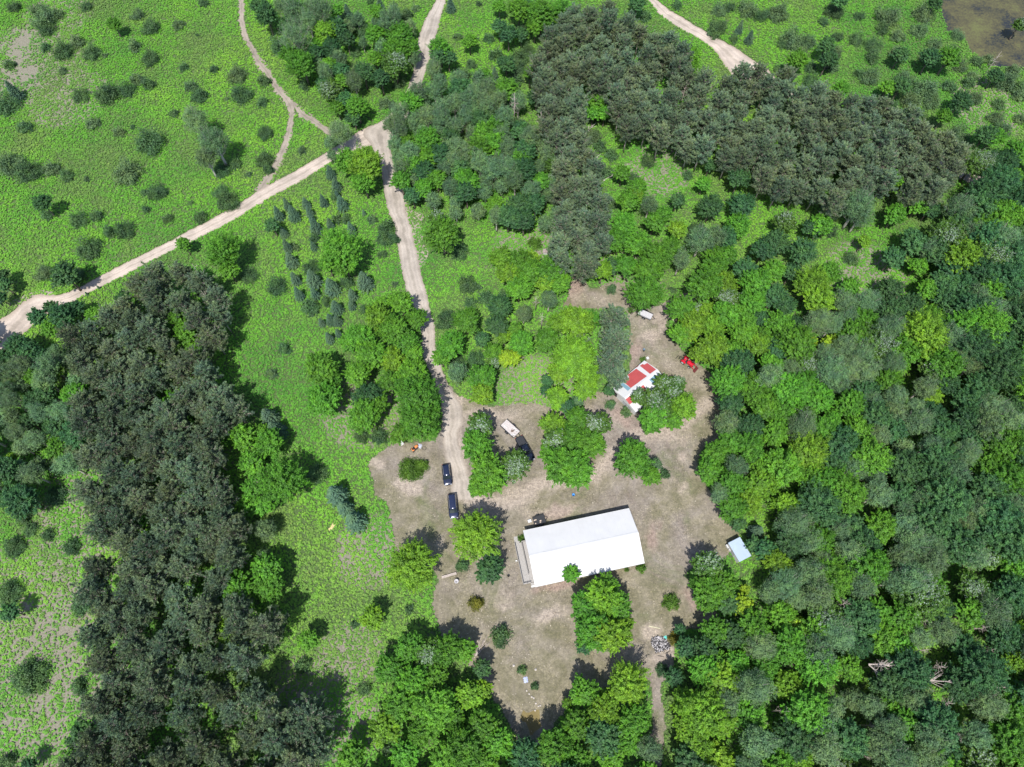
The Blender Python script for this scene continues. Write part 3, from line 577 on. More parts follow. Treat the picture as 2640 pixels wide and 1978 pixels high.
T['12'] = ('around the clearing north end', """D 100 250 98;D 60 100 90;D 200 100 90;M 60 620 125;M 150 700 120;M 330 680 132;M 420 780 108;N 280 790 88;M 60 830 125;N 160 580 70;A 320 930 82;X 260 1080 45;X 210 930 40;A 100 1060 78;M 80 1300 112;M 30 1190 60;Y 20 1440 55;N 550 1130 162;M 680 1100 80;W 600 1270 70;N 530 1440 200;N 640 1570 120;N 400 1560 90;M 300 1280 108;
N 400 1130 88;P 880 1110 110;P 880 1290 125;P 860 1470 125;P 900 1590 90;X 900 1260 38;M 960 280 115;M 1230 260 95;M 900 420 110;M 1080 450 120;M 1250 560 145;M 1180 690 125;M 1150 870 165;N 780 680 85;D 870 640 78;M 980 640 98;G 1330 150 52;D 1430 70 60;M 1000 90 95;N 1060 50 70;G 860 90 50;G 1600 320 88;D 1720 130 112;D 1980 130 125;M 1950 300 112;
D 1850 400 100;M 1750 560 105;M 1860 560 90;N 1820 790 115;M 2100 800 142;D 2170 500 98;N 1680 1020 75;W 1590 1000 60;N 1560 1130 120;N 1720 1160 110;N 1730 1350 150;N 1620 1390 90;M 1450 1230 95;N 1530 1200 98;M 1900 1380 100;M 2000 1100 105;D 2150 1100 78;D 1950 1500 152;M 2150 1260 100;B 1130 1440 28;W 1310 1657 85;W 1420 1657 75;G 860 830 48;B 1020 1010 28;G 1130 1540 1;D 310 1620 50;B 200 430 60;G 1390 840 35""")
T['13'] = ('at the eastern woods edge', """W 150 270 105;D 60 440 120;M 460 290 105;D 380 320 78;G 560 330 58;A 780 120 142;A 800 210 105;M 1100 200 98;M 1300 120 88;D 1400 150 78;A 1650 150 142;W 1520 380 150;D 1250 430 112;N 1680 560 150;M 1290 640 78;G 730 560 66;D 1080 570 96;D 1050 850 112;D 300 520 125;N 380 800 160;N 430 930 142;M 520 700 105;A 650 950 95;A 850 950 122;M 700 820 88;
M 50 680 98;D 50 900 112;M 100 1150 112;M 830 1100 112;A 560 1150 88;Y 540 1300 68;Y 370 1290 48;W 300 1500 125;M 30 1500 105;N 1350 1220 210;M 1330 1380 122;A 800 1400 105;A 850 1550 112;N 1300 980 80;D 1500 800 110;D 150 980 90;D 250 1150 80;N 830 430 50;M 1370 850 90;D 200 700 80""")
T['20'] = ('at the left by the pines', """M 1500 150 78;M 2100 460 112;M 2180 680 112;M 2190 900 100;M 2150 1050 90;D 60 740 110;A 200 550 85;G 450 950 95;G 400 1300 58;G 100 1400 95;G 600 1400 75;G 250 1250 60;D 100 950 90;A 100 150 90;D 300 150 90;A 350 250 90;D 480 370 95;A 150 420 90;D 650 350 70;M 500 550 90;N 100 650 50;A 350 700 80;A 520 680 70;D 250 330 80;M 600 80 60;A 20 300 90;G 180 1150 70;P 2000 1260 155""")
T['21'] = ('between meadow and parking yard', """S 110 280 80;S 170 400 88;M 120 500 130;M 40 430 88;M 230 850 212;G 520 760 95;S 690 950 98;S 765 1070 75;S 850 1180 98;M 580 150 158;M 660 60 78;D 960 110 132;M 930 280 150;M 1040 180 98;M 1380 120 205;M 1390 330 188;M 1250 430 92;G 1060 440 75;G 910 440 66;B 1330 720 108;B 1430 700 60;W 1940 370 115;M 1900 530 142;M 2000 780 178;M 1930 880 100;W 2210 700 150;M 2080 790 110;
N 1900 1290 225;N 1330 1560 225;G 1780 1560 58;D 2020 1600 122;M 100 1600 132;A 80 1250 95;G 60 1450 60;M 60 1050 80;N 1950 90 100;X 20 850 50""")
T['22'] = ('in the middle of the clearing', """N 390 110 92;N 640 30 100;A 560 150 58;N 600 90 60;D 290 60 45;D 480 200 66;N 350 350 105;M 560 310 108;W 740 360 112;W 380 500 112;M 680 520 142;M 420 700 165;M 560 740 165;M 330 600 98;M 500 480 142;M 1040 640 170;M 1200 800 80;D 960 700 60;G 1320 770 48;A 1240 700 58;W 1280 200 142;W 1210 130 95;W 1370 90 100;M 1230 280 122;N 1480 200 122;M 1200 350 88;W 1100 120 78;M 1380 310 88;
G 850 170 48;G 990 230 46;D 840 60 45;M 510 1640 66;B 1120 1590 42;B 990 1600 22;D 1880 180 122;M 2050 550 142;M 1750 600 122;M 1700 750 108;M 1900 860 132;N 2050 1020 122;M 2120 720 95;D 2050 380 132;G 1840 1010 32;D 1950 1200 62;S 2110 1270 70;D 2190 1440 85;D 2095 1390 66;W 1700 1590 150;M 1820 1660 90;B 80 1330 35;N 400 180 60""")
T['23'] = ('in the eastern woods', """N 340 600 190;W 330 280 112;N 1420 100 75;D 620 520 160;D 1400 800 152;N 150 1050 120;A 900 150 90;M 120 250 110;M 700 180 130;M 550 300 80;A 1250 200 85;A 950 450 100;A 1150 550 90;D 700 1200 110;A 700 1450 120;D 1900 900 150;N 1000 620 60;D 1700 300 130;A 1700 600 130;D 1150 950 110;A 950 950 120;W 1900 1500 110;A 1150 1500 110;M 1000 1560 70;D 2100 200 110""")
T['30'] = ('in the lower left meadow', """G 680 250 88;G 220 880 150;G 50 150 112;D 90 320 70;G 670 960 72;D 720 1380 120;M 650 1550 102;M 2050 100 122;M 1750 230 68;B 1720 300 60;N 1930 430 100;G 30 1620 80;X 1550 1380 48;X 1720 600 60;X 1950 1300 50;X 1640 900 45;X 1180 480 40;D 250 1640 60""")
T['31'] = ('south west of the yard', """M 120 80 142;P 100 450 150;N 1000 370 100;G 850 420 40;M 450 560 78;G 400 780 72;G 930 980 62;M 1330 620 122;W 1480 660 132;M 1650 640 142;M 1800 640 85;M 1150 800 122;M 1350 900 142;M 1550 880 112;M 1250 1100 162;M 1550 1150 190;N 1850 1030 120;N 1950 990 75;M 1700 1230 110;M 1450 1330 142;M 1950 1300 132;M 1800 1500 172;M 2100 1450 122;M 1300 1550 122;A 1350 1450 58;
G 1320 290 42;b 1895 240 66;G 2110 520 92;M 830 1560 122;G 1130 1500 52;P 480 1230 180;P 350 1330 150;D 1950 800 70;M 1620 1580 120;M 1980 1620 110;G 1680 1480 60""")
T['32'] = ('at the clearing south end', """N 780 190 160;M 640 270 130;M 820 90 100;M 910 270 125;M 700 470 180;N 860 520 170;N 970 410 72;D 620 600 70;N 1000 950 190;M 620 1000 122;N 480 1110 45;N 800 1150 142;M 1050 1250 150;M 350 1480 160;M 550 1300 122;D 780 1400 150;M 1000 1400 142;M 850 1560 120;M 560 1580 110;N 1640 1200 225;N 1480 1100 110;N 1600 1430 150;N 1800 1250 130;
B 1380 230 72;b 1420 550 62;D 1450 470 45;G 1300 820 55;G 90 820 42;G 200 960 36;M 1680 150 158;M 1830 90 120;D 1850 240 90;Y 1990 270 85;D 1650 640 110;M 1650 800 142;N 1800 900 142;M 1780 760 100;D 1500 620 80;D 1400 880 70;Y 2010 120 40;D 1880 520 120;M 1940 750 100;X 1980 720 50;N 1500 1330 110""")
T['33'] = ('in the south eastern woods', """Y 210 440 88;N 150 950 135;N 280 1600 100;X 1000 780 75;X 650 250 65;X 520 690 45;X 1350 400 65;X 1540 310 50;X 1500 790 60;X 1560 1100 60;X 1620 1400 60;X 890 1300 50;X 1850 450 55;X 1920 650 45;X 150 1180 70;X 2020 960 60;X 480 880 45;X 420 1040 45;X 1360 640 50;X 870 1570 35;X 190 770 40;N 2150 480 90;N 2120 750 100;A 150 80 150;A 250 200 110;
M 950 330 120;M 1180 360 140;M 1120 600 120;W 1750 80 130;M 1450 100 90;M 1180 1290 130;M 1050 1100 90;A 1300 1000 110;A 550 1150 110;A 880 1130 110;M 700 800 110;A 1500 480 120""")
for tg, (where, txt) in T.items():
    for ln in txt.split(';'):
        w = ln.split()
        if not w: continue
        k = w[0]
        for i in range(1, len(w), 3):
            u, v = crop(tg[:2], float(w[i]), float(w[i + 1])); tree(u, v, float(w[i + 2]) / 3.347, k, where)
hand = list(placed) + [(*at(*cr('32', f'{x} {y}')[0])[:2], r_, 'x') for x, y, r_ in ((1250, 950, 1.6), (1245, 1100, 1.6), (1245, 1250, 1.8), (1245, 1400, 2), (1250, 1550, 2), (1300, 620, 5), (1500, 300, 4), (1250, 800, 3), (150, 1250, 4))] + [(45.3, 26.8, 3.2, 'x'), (47, 24.5, 2, 'x'), (43.8, 29, 2, 'x')]
def inside(px, py, poly):
    c = False; j = len(poly) - 1
    for i in range(len(poly)):
        (xi, yi), (xj, yj) = poly[i], poly[j]
        if (yi > py) != (yj > py) and px < (xj - xi) * (py - yi) / (yj - yi) + xi: c = not c
        j = i
    return c
def disp(s): v = [float(t) * 1.1935 for t in s.split()]; return list(zip(v[::2], v[1::2]))
GAP = disp('1310 250 1400 300 1500 350 1600 380 1700 430 1800 430 1900 420 1960 470 1990 560 1980 610 1880 620 1800 600 1740 540 1680 490 1600 450 1500 440 1400 420 1320 380')
def fill(poly, mixk, gap, rr, where, zc, seed, clear=.62, keep=True):
    """trees of one stand, scattered over the area the stand covers"""
    q = random.Random(seed); us = [p[0] for p in poly]; vs_ = [p[1] for p in poly]; ks = ''.join(k * n for k, n in mixk); loc = []
    c = [at(x, y, zc) for x in (min(us), max(us)) for y in (min(vs_), max(vs_))]; x0, x1 = min(p.x for p in c), max(p.x for p in c); y0, y1 = min(p.y for p in c), max(p.y for p in c)
    k0 = mixk[0][0] != 'P'
    tries = int((x1 - x0) * (y1 - y0) / gap ** 2 * 14)
    for _ in range(tries):
        x, y = q.uniform(x0, x1), q.uniform(y0, y1); u, v = pix(x, y, zc)
        if not inside(u, v, poly): continue
        if k0 and inside(u, v, GAP): continue
        k = q.choice(ks); R = q.uniform(*rr) * (.8 if k in 'AX' else .6 if k == 'Y' else 1)
        if any((x - a) ** 2 + (y - b) ** 2 < (gap * (.85 if k in 'A' else 1) * q.uniform(.85, 1.1)) ** 2 for a, b, _r in loc): continue
        if any((x - a) ** 2 + (y - b) ** 2 < (clear * (R + rh)) ** 2 for a, b, rh, kk in hand): continue
        loc.append((x, y, R)); tree(u, v, -R, k, where)
FILLS = [
 (disp('330 600 400 580 470 600 505 680 490 730 450 770 450 840 520 850 530 915 480 950 450 1000 470 1060 500 1130 530 1160 500 1210 480 1280 560 1340 560 1420 530 1480 600 1530 690 1530 710 1570 670 1657 640 1800 150 1800 150 1620 210 1540 240 1480 215 1400 185 1310 190 1220 240 1180 195 1100 190 1000 180 850 150 740 250 650'), (('P', 1),), 3.9, (2.3, 3.2), 'in the left pine stand', 7, 1, .55),
 (disp('1175 95 1240 25 1330 15 1385 80 1480 105 1500 160 1545 195 1600 160 1690 165 1790 215 1910 230 2060 305 2095 345 2080 400 1990 430 1890 420 1780 445 1690 425 1600 365 1490 335 1360 285 1320 215 1270 170 1240 250 1170 230 1160 150'), (('P', 1),), 4.0, (2.3, 3.0), 'in the upper right pine stand', 7, 2, .5),
 (disp('1170 240 1240 240 1265 300 1290 400 1300 520 1280 590 1235 590 1205 560 1200 450 1215 370 1185 300'), (('P', 1),), 3.9, (2.4, 3.1), 'in the narrow pine row', 7, 3, .5),
 (disp('860 225 930 175 1020 165 1090 190 1150 240 1190 300 1215 370 1205 480 1150 495 1090 480 1000 470 930 430 870 385 850 300'), (('A', 5), ('M', 4), ('D', 2)), 3.7, (2.2, 3.6), 'in the grove by the fork', 6, 4, .62),
 (disp('0 760 120 760 160 790 185 860 180 950 165 1010 100 1000 60 1080 20 1100 -60 1100 -60 700'), (('A', 4), ('D', 4), ('M', 1)), 3.8, (2.2, 3.6), 'in the left mixed woods', 6, 5, .62),
 (disp('1500 490 1560 480 1600 520 1640 580 1700 650 1760 680 1760 680 1760 1760 1400 1760 1400 1480 1440 1400 1470 1390 1560 1330 1600 1250 1610 1180 1590 1130 1520 1030 1570 950 1560 860 1560 800 1460 720 1450 680 1500 650 1520 600 1490 480'), (('M', 8), ('D', 2), ('A', 2), ('N', 2), ('W', 1)), 4.2, (2.6, 4.6), 'in the eastern woods by the yard', 7, 6, .62),
 (disp('1760 680 1850 680 1960 650 2010 620 2000 520 2010 508 2010 1760 1760 1760'), (('D', 6), ('A', 8), ('M', 5), ('N', 1), ('W', 1)), 4.2, (2.5, 4.9), 'in the middle eastern woods', 7, 26, .62),
 (disp('2010 508 2050 460 2090 440 2130 380 2212 420 2330 400 2330 1760 2010 1760'), (('D', 12), ('A', 4), ('M', 3), ('W', 1)), 4.2, (2.8, 5.4), 'in the far eastern woods', 7, 46, .62),
 (disp('850 1400 900 1370 1000 1390 1060 1480 1100 1580 1140 1640 1200 1560 1230 1450 1390 1500 1400 1657 1400 1760 720 1760 780 1640 820 1500'), (('M', 4), ('D', 2), ('N', 1)), 5, (2.5, 4.2), 'in the southern row of trees', 7, 7, .75),
 (disp('1060 60 1160 60 1160 230 1090 190 1000 160 1020 60'), (('G', 3), ('M', 1), ('D', 1)), 5.5, (1.4, 2.6), 'above the grove at the top', 3, 8, .9),
 (disp('1300 470 1400 440 1460 470 1480 560 1380 600 1300 590'), (('M', 4), ('N', 1), ('G', 2), ('A', 1)), 5.2, (1.8, 3.0), 'on the rough northern ground', 5, 9, .7),
 (disp('600 20 720 10 880 30 900 120 880 180 780 190 640 180 600 100'), (('A', 3), ('M', 3), ('D', 2), ('G', 2)), 4.2, (1.6, 3), 'in the copse at the top', 5, 10, .7),
 (disp('1680 60 1900 20 2000 60 2080 130 2212 140 2330 160 2330 330 2150 330 2060 290 1960 240 1800 220 1680 160'), (('G', 4), ('a', 4), ('M', 1)), 6.5, (1.3, 2.8), 'on the right brushy slope', 3, 11, .9),
 (disp('2090 340 2212 330 2330 330 2330 420 2212 420 2100 430'), (('M', 2), ('D', 2), ('G', 2), ('a', 2)), 4.4, (1.6, 3.2), 'by the far right road', 6, 12, .7)]
for f in FILLS: fill(*f)
import collections; print('trees', collections.Counter(p[3] for p in placed))
# ------------------------------------------------------------------ bracken and low growth: nobody could count it
def raster():
    """which ground cells carry bracken (x, y, on a 0.5 m grid)"""
    pass
ROADS = [WEST, NORTH, EAST]
def road_poly(pairs): return [(at(*a).x, at(*a).y) for a, b in pairs] + [(at(*b).x, at(*b).y) for a, b in reversed(pairs)]
SPARSE_ = [(50, 150, 60, .5), (40, 110, 50, .5), (60, 200, 70, .5), (130, 40, 60, .3), (150, 240, 50, .35), (200, 1420, 90, .45), (150, 1540, 130, .45), (60, 1700, 120, .5), (170, 1780, 120, .45), (60, 1920, 140, .5),
  (230, 1300, 60, .4), (120, 1640, 120, .4), (960, 1420, 60, .25), (900, 1470, 50, .3), (900, 1690, 60, .35), (780, 1760, 50, .3), (2230, 710, 60, .3), (1700, 430, 60, .25), (2060, 500, 50, .3), (2560, 270, 60, .3), (900, 1870, 50, .25), (1840, 720, 40, .25),
  (930, 1060, 50, .35), (990, 1010, 40, .4), (700, 950, 40, .25), (990, 710, 25, .3), (1360, 640, 45, .35), (1250, 560, 50, .2), (1380, 1000, 45, .35), (1620, 700, 40, .35)]
SPARSE = [(a, b, c, d * (.42 if b > 1200 and a < 400 else .9)) for a, b, c, d in SPARSE_]
r = np.random.RandomState(5)
def scatter(n, dens_fn):
    X = r.uniform(-200, 200, n); Y = r.uniform(-40, 235, n); keep = np.abs(X) < 112 + .34 * (Y + 12) ; X, Y = X[keep], Y[keep]
    rad = FPX; d = np.ones(len(X)) * 1.0
    for u, v, rp, k in SPARSE:
        p = at(u, v); mp = 1 / FPX * (-(p.y * -ST - CAM_H * CT)); q = rp * mp; d -= k * np.exp(-((X - p.x) ** 2 + (Y - p.y) ** 2) / (q * q))
    n1 = vnoise(X, Y, 1.7, 1); n2 = vnoise(X, Y, 6, 2); n3 = vnoise(X, Y, .9, 3)
    d = d + (n2 - .5) * .35 + (n1 - .5) * .7 + (n3 - .5) * .3 
    ok = r.rand(len(X)) < np.clip((d - .16) * 1.7, 0, 1)
    for poly in [[tuple(w[:2]) for w in W(CLEARING)]] + [road_poly(q) for q in ROADS] + [[tuple(w[:2]) for w in W(cr('03', '1480 -300 1490 0 1500 130 1550 260 1700 340 1735 430 1860 520 1900 570 2209 590 2500 560 3000 500 3300 -300'))]]:
        ok &= ~np_inside(X, Y, poly)
    for pts, w in ((cr('00', '2080 -100 2080 0 2085 170 2107 290 2180 430') + cr('01', '5 510 110 650 190 775 285 885 310 985 295 1130 250 1250 190 1400 110 1530 20 1650'), .9), (cr('01', '310 910 400 990 500 1050 580 1110 660 1160'), .9)):
        P = W(pts)
        for a, b in zip(P, P[1:]):
            ab = b - a; t = np.clip(((X - a.x) * ab.x + (Y - a.y) * ab.y) / ab.length_squared, 0, 1); ok &= (X - a.x - t * ab.x) ** 2 + (Y - a.y - t * ab.y) ** 2 > (w * (.6 + .8 * r.rand(len(X)))) ** 2
    return X[ok], Y[ok]
def frond_mesh(name, X, Y, S, nf, m, up=.45):
    n = len(X); a = r.rand(n, 1) * 6.28 + np.arange(nf) * 6.283 / nf + r.randn(n, nf) * .3; L = S[:, None] * r.uniform(.6, 1.1, (n, nf)); tl = r.uniform(-.35, .35, (n, nf))
    A = np.stack([np.cos(a), np.sin(a), tl], -1); h = (S[:, None] * (up + .5 * r.rand(n, nf)))
    C = np.stack([X[:, None] + np.cos(a) * L * .42, Y[:, None] + np.sin(a) * L * .42, h], -1)
    N = unit(np.stack([np.cos(a) * -tl, np.sin(a) * -tl, np.ones_like(a)], -1) + r.randn(n, nf, 3) * .22)
    k = np.clip(r.rand(n, 1) * .5 + .25 + r.randn(n, nf) * .13, 0, .93); k[r.rand(n, nf) < .006] = 1
    C = C.reshape(-1, 3); N = N.reshape(-1, 3); A = unit(A.reshape(-1, 3)); L = L.reshape(-1)
    V, F = leafquads(C, N, A, L, L * .55); return npmesh(name, V, F, m, attrs=[('rnd', 'FACE', k.reshape(-1))])
X, Y = scatter(980000, None)
print('fern clumps', len(X))
o = link(bpy.data.objects.new('bracken', frond_mesh('bracken', X, Y, r.uniform(.2, .43, len(X)) , 6, M_FERN)))
tag(o, 'bright green bracken and low growth covering the open ground', 'bracken', kind='stuff')
# ------------------------------------------------------------------ buildings, vehicles and small things
M_WHITE = plain('white_metal_roof', (.54, .535, .53), .45, var=.045, scale=.45)
M_WHITEP = plain('white_paint', (.52, .52, .51), .6, var=.05)
M_WOOD = plain('grey_deck_boards', (.32, .305, .29), .85, var=.16, scale=5)
M_DARK = plain('black_metal', (.02, .021, .024), .5, var=.2)
M_RUBBER = plain('rubber', (.022, .022, .022), .85)
M_STEEL = plain('light_steel', (.5, .5, .5), .4, .6)
M_GLASS = plain('tinted_glass', (.018, .026, .03), .06, 0, .05, spec=.8)
M_WALL = plain('brown_wall', (.30, .24, .21), .8, var=.1)
M_TIN = plain('pale_blue_tin', (.34, .42, .52), .4, var=.05, scale=1)
M_RED = plain('red_paint', (.50, .012, .03), .35, var=.1)
M_REDV = plain('faded_red_vinyl', (.36, .062, .062), .6, var=.08, scale=1)
M_BLUEV = plain('faded_blue_vinyl', (.15, .27, .33), .6, var=.06)
M_VINYL = plain('white_vinyl', (.50, .505, .51), .55, var=.04, scale=1)
M_GREYP = plain('grey_panel', (.36, .37, .37), .7, var=.1)
M_ORANGE = plain('orange_paint', (.60, .20, .05), .5)
M_TEAL = plain('teal_plastic', (.12, .52, .46), .5)
M_BLUE = plain('blue_plastic', (.05, .22, .50), .5)
M_LBLUE = plain('pale_blue_fabric', (.38, .42, .62), .8, var=.3)
M_STONE = plain('grey_stone', (.38, .36, .34), .9, var=.25)
M_PALESTONE = plain('pale_stone', (.42, .38, .34), .9, var=.12)
M_CHAR = plain('charred_wood', (.045, .042, .045), .9, var=.4)
M_ASH = plain('pale_ash', (.42, .40, .41), .95, var=.2)
M_LOG = plain('split_firewood', (.50, .40, .32), .85, var=.25)
M_LAMP = plain('lamp_glass', (.30, .31, .33), .2, 0, .02)
M_REDLAMP = plain('red_lamp', (.35, .01, .01), .2)
M_BED = plain('trailer_boards', (.46, .42, .41), .85, var=.12, scale=4)
def carpaint(name, c):
    m = plain(name, c, .22, .3, .06, 2, .6); m.node_tree.nodes['Principled BSDF'].inputs['Coat Weight'].default_value = .8
    m.node_tree.nodes['Principled BSDF'].inputs['Coat Roughness'].default_value = .06; return m
M_NAVY = carpaint('dark_navy_paint', (.012, .018, .045)); M_INDIGO = carpaint('deep_blue_paint', (.016, .022, .058)); M_BLUEBLACK = carpaint('blue_black_paint', (.01, .014, .03))

class Frame:
    """local frame on the ground: origin and heading"""
    def __init__(s, o, deg): s.o = Vector((o.x, o.y, 0)); s.a = math.radians(deg); s.c, s.s = math.cos(s.a), math.sin(s.a)
    def loc(s, p): d = p - s.o; return Vector((d.x * s.c + d.y * s.s, -d.x * s.s + d.y * s.c, p.z))
def C5(x, y, z=0): return at(1310 + x / 3.435, 1290 + y / 3.435, z)

# --- the long white-roofed building with its deck
sw = at(1379.9, 1512.7, 3.2); F0 = Frame(sw, 11.95); BL, BW, EH, RH = 22.0, 11.05, 3.2, 5.35
bld = thing('pole_building', 'long white metal roofed building in the middle of the clearing', 'building', F0.o, F0.a)
b = MB(); i_, t_ = .35, .15
for c, d in (((BL / 2, i_ + t_ / 2, EH / 2 - .06), (BL - 2 * i_, t_, EH - .1)), ((BL / 2, BW - i_ - t_ / 2, EH / 2 - .06), (BL - 2 * i_, t_, EH - .1))): b.box(c, d)
for x in (i_, BL - i_ - t_):
    y0, y1 = i_ + t_ + .002, BW - i_ - t_ - .002; h1 = EH - .12; pr = [(y0, 0), (y1, 0), (y1, h1), (BW / 2, RH - .35), (y0, h1)]
    b.loft([[Vector((x, y, z)) for y, z in pr], [Vector((x + t_, y, z)) for y, z in pr]])
b.build('wall', M_WALL, bld)
b = MB(); th = .06
for s in (0, 1):
    y0, y1 = (0, BW / 2) if s == 0 else (BW, BW / 2); N = 24
    q = [Vector((0, y0, EH)), Vector((BL, y0, EH)), Vector((BL, y1, RH)), Vector((0, y1, RH))]; dn = Vector((0, 0, -th))
    vs_ = q + [v + dn for v in q]; fc = [(0, 1, 2, 3), (7, 6, 5, 4), (0, 4, 5, 1), (1, 5, 6, 2), (3, 2, 6, 7), (0, 3, 7, 4)]
    b.add(vs_, fc if s == 0 else [f[::-1] for f in fc])
    sl = math.atan2(RH - EH, BW / 2); ln = math.hypot(RH - EH, BW / 2)
    for k in range(1, N):
        x = BL * k / N; b.box((x, (y0 + y1) / 2, (EH + RH) / 2 + .012), (.05, ln - .3, .03), rx=sl if s == 0 else -sl)
roof = b.build('roof', M_WHITE, bld)
b = MB()
for s in (-1, 1): b.box((BL / 2, BW / 2 + s * .16, RH - .012), (BL + .02, .36, .03), rx=-s * .35)
b.build('ridge_cap', M_WHITE, roof)
for s, lab in ((0, None), (1, None)):
    b = MB(); y = .0 - .05 if s == 0 else BW + .05; b.box((BL / 2, y, EH - .1), (BL, .08, .16)); b.build('gutter', M_WHITEP, bld)
for x in (4.2, 9.0, 14.0, 18.6):
    w = MB(); w.box((x, i_ - .03, 1.7), (1.1, .05, .9)); wo = w.build('window', M_WHITEP, bld); g_ = MB(); g_.box((x, i_ - .062, 1.7), (.94, .012, .74)); g_.build('pane', M_GLASS, wo)
w = MB(); w.box((i_ - .03, 3.0, 1.05), (.05, 1.0, 2.05)); w.build('door', M_WHITEP, bld)
# deck and ramp on the west side
dk = thing('deck', 'grey wooden deck and ramp along the west end of the white roofed building', 'deck', F0.o, F0.a)
P = lambda x, y, z=.5: F0.loc(C5(x, y, z))
n0 = P(118, 372); s0 = P(140, 745); xo = (P(62, 392).x + P(137, 742).x) / 2; xi = (P(120, 388).x + P(185, 672).x) / 2; yt = P(118, 372).y; yb = P(140, 742).y; yr = P(45, 322).y
def boards(name, x0, x1, y0, y1, z0, z1, along='x'):
    m_ = MB(); n = max(2, int((y1 - y0) / .15))
    for k in range(n):
        a = y0 + (y1 - y0) * (k + .5) / n; z = z0 + (z1 - z0) * (k + .5) / n; m_.box(((x0 + x1) / 2, a, z), (x1 - x0, (y1 - y0) / n - .012, .04))
    for x in (x0 + .08, x1 - .08): m_.tube([(x, y0, z0 - .09), (x, y1, z1 - .09)], .05, 4)
    return m_.build(name, M_WOOD, dk)
boards('deck_floor', xi + .05, i_ - .08, yb, yt, .55, .55); boards('ramp', xo, xi - .05, yb + 1.6, yr, .55, .06); boards('landing', xo, xi + .04, yb, yb + 1.59, .55, .55)
def rail(x0, y0, z0, x1, y1, z1):
    m_ = MB(); n = max(2, int(math.hypot(x1 - x0, y1 - y0) / 1.5)); hh = .95
    for k in range(n + 1):
        t = k / n; x, y, z = x0 + (x1 - x0) * t, y0 + (y1 - y0) * t, z0 + (z1 - z0) * t; m_.box((x, y, z + hh / 2 - .2), (.09, .09, hh + .4))
    for f in (.35, .65, 1.0): m_.tube([(x0, y0, z0 + hh * f), (x1, y1, z1 + hh * f)], .045, 4)
    m_.build('railing', M_WOOD, dk)
rail(xo - .05, yb, .55, xo - .05, yr - 1.5, .2); rail(xi, yb + 1.6, .55, xi, yt, .55); rail(xi + .05, yt + .02, .55, i_ - .3, yt + .02, .55); rail(xo, yb - .05, .55, i_ - .9, yb - .05, .55)
m_ = MB()
for k in range(3): m_.box((i_ - .45, yb - .2 - .28 * k, .42 - .17 * k), (.95, .28, .05)); m_.box((i_ - .45, yb - .2 - .28 * k, .2 - .08 * k), (.8, .05, .36 - .16 * k))
m_.build('steps', M_WOOD, dk)

# --- hut roofed with old red, white and blue vinyl panels
def G(x, y, z): return at(1560 + x / 5.29, 900 + y / 5.29, z)
he, hr = 2.0, 3.3; rw = G(262, 668, hr); re_ = G(710, 280, hr); F1 = Frame(rw, 41.3); HL = (re_ - rw).length + .1; HW = 3.75
hut = thing('vinyl_roofed_hut', 'low hut with faded red white and blue vinyl panels on its roof', 'hut', F1.o, F1.a)
def roofz(y): return hr - (hr - he) * abs(y) / HW
for s in (1, -1):
    m_ = MB(); q = [Vector((0, 0, hr)), Vector((HL, 0, hr)), Vector((HL, s * HW, he)), Vector((0, s * HW, he))]; vs_ = q + [v + Vector((0, 0, -.05)) for v in q]
    fc = [(3, 2, 1, 0), (4, 5, 6, 7), (0, 1, 5, 4), (1, 2, 6, 5), (2, 3, 7, 6), (3, 0, 4, 7)]; m_.add(vs_, fc if s > 0 else [f[::-1] for f in fc]); m_.build('roof', M_VINYL, hut)
for x in (.12, HL - .2):
    m_ = MB(); pr = [(-HW + .1, 0), (HW - .1, 0), (HW - .1, he - .06), (0, hr - .08), (-HW + .1, he - .06)]; m_.loft([[Vector((x, y, z)) for y, z in pr], [Vector((x + .08, y, z)) for y, z in pr]]); w_ = m_.build('end_wall', M_WHITEP, hut)
    if x < 1:
        for (a, c, m3) in ((-2.6, -1.5, M_GREYP), (-1.3, .1, M_GREYP), (1.9, 3.0, M_DARK)):
            m_ = MB(); m_.box((x - .03, (a + c) / 2, .95), (.04, c - a, 1.7)); m_.build('wall_panel', m3, w_)
for s in (1, -1):
    m_ = MB(); m_.box((HL / 2, s * (HW - .14), he / 2 - .06), (HL - .5, .08, he - .1)); m_.build('side_wall', M_GREYP, hut)
def onroof(x, y, s):
    """where the sight line through this photo point meets the roof slope s"""
    z = 2.6
    for _ in range(12): p = F1.loc(G(x, y, z)); z = roofz(p.y)
    return p.x, min(max(p.y, 0.02), HW - .02) if s > 0 else max(min(p.y, -.02), -HW + .02)
def panel(pts, s, m, k):
    P2 = [onroof(a, c, s) for a, c in zip(pts[::2], pts[1::2])]; V = [Vector((min(max(x, .02), HL - .02), y, roofz(y) + .006 + .004 * k)) for x, y in P2]
    tri = tessellate_polygon([[Vector((v.x, v.y, 0)) for v in V]]); m_ = MB(); m_.add(V, [tuple(t) for t in tri]); o = m_.build('roof_panel', m, hut)
    for f in o.data.polygons:
        if f.normal.z < 0: f.flip()
panel((302, 350, 425, 268, 572, 370, 350, 532, 240, 440, 330, 385), 1, M_REDV, 0); panel((225, 448, 352, 535, 310, 572, 212, 488), 1, M_BLUEV, 1)
panel((472, 228, 515, 203, 530, 215, 576, 190, 696, 280, 612, 340), 1, M_REDV, 1); panel((402, 242, 438, 214, 460, 232, 422, 258), 1, M_REDV, 2)
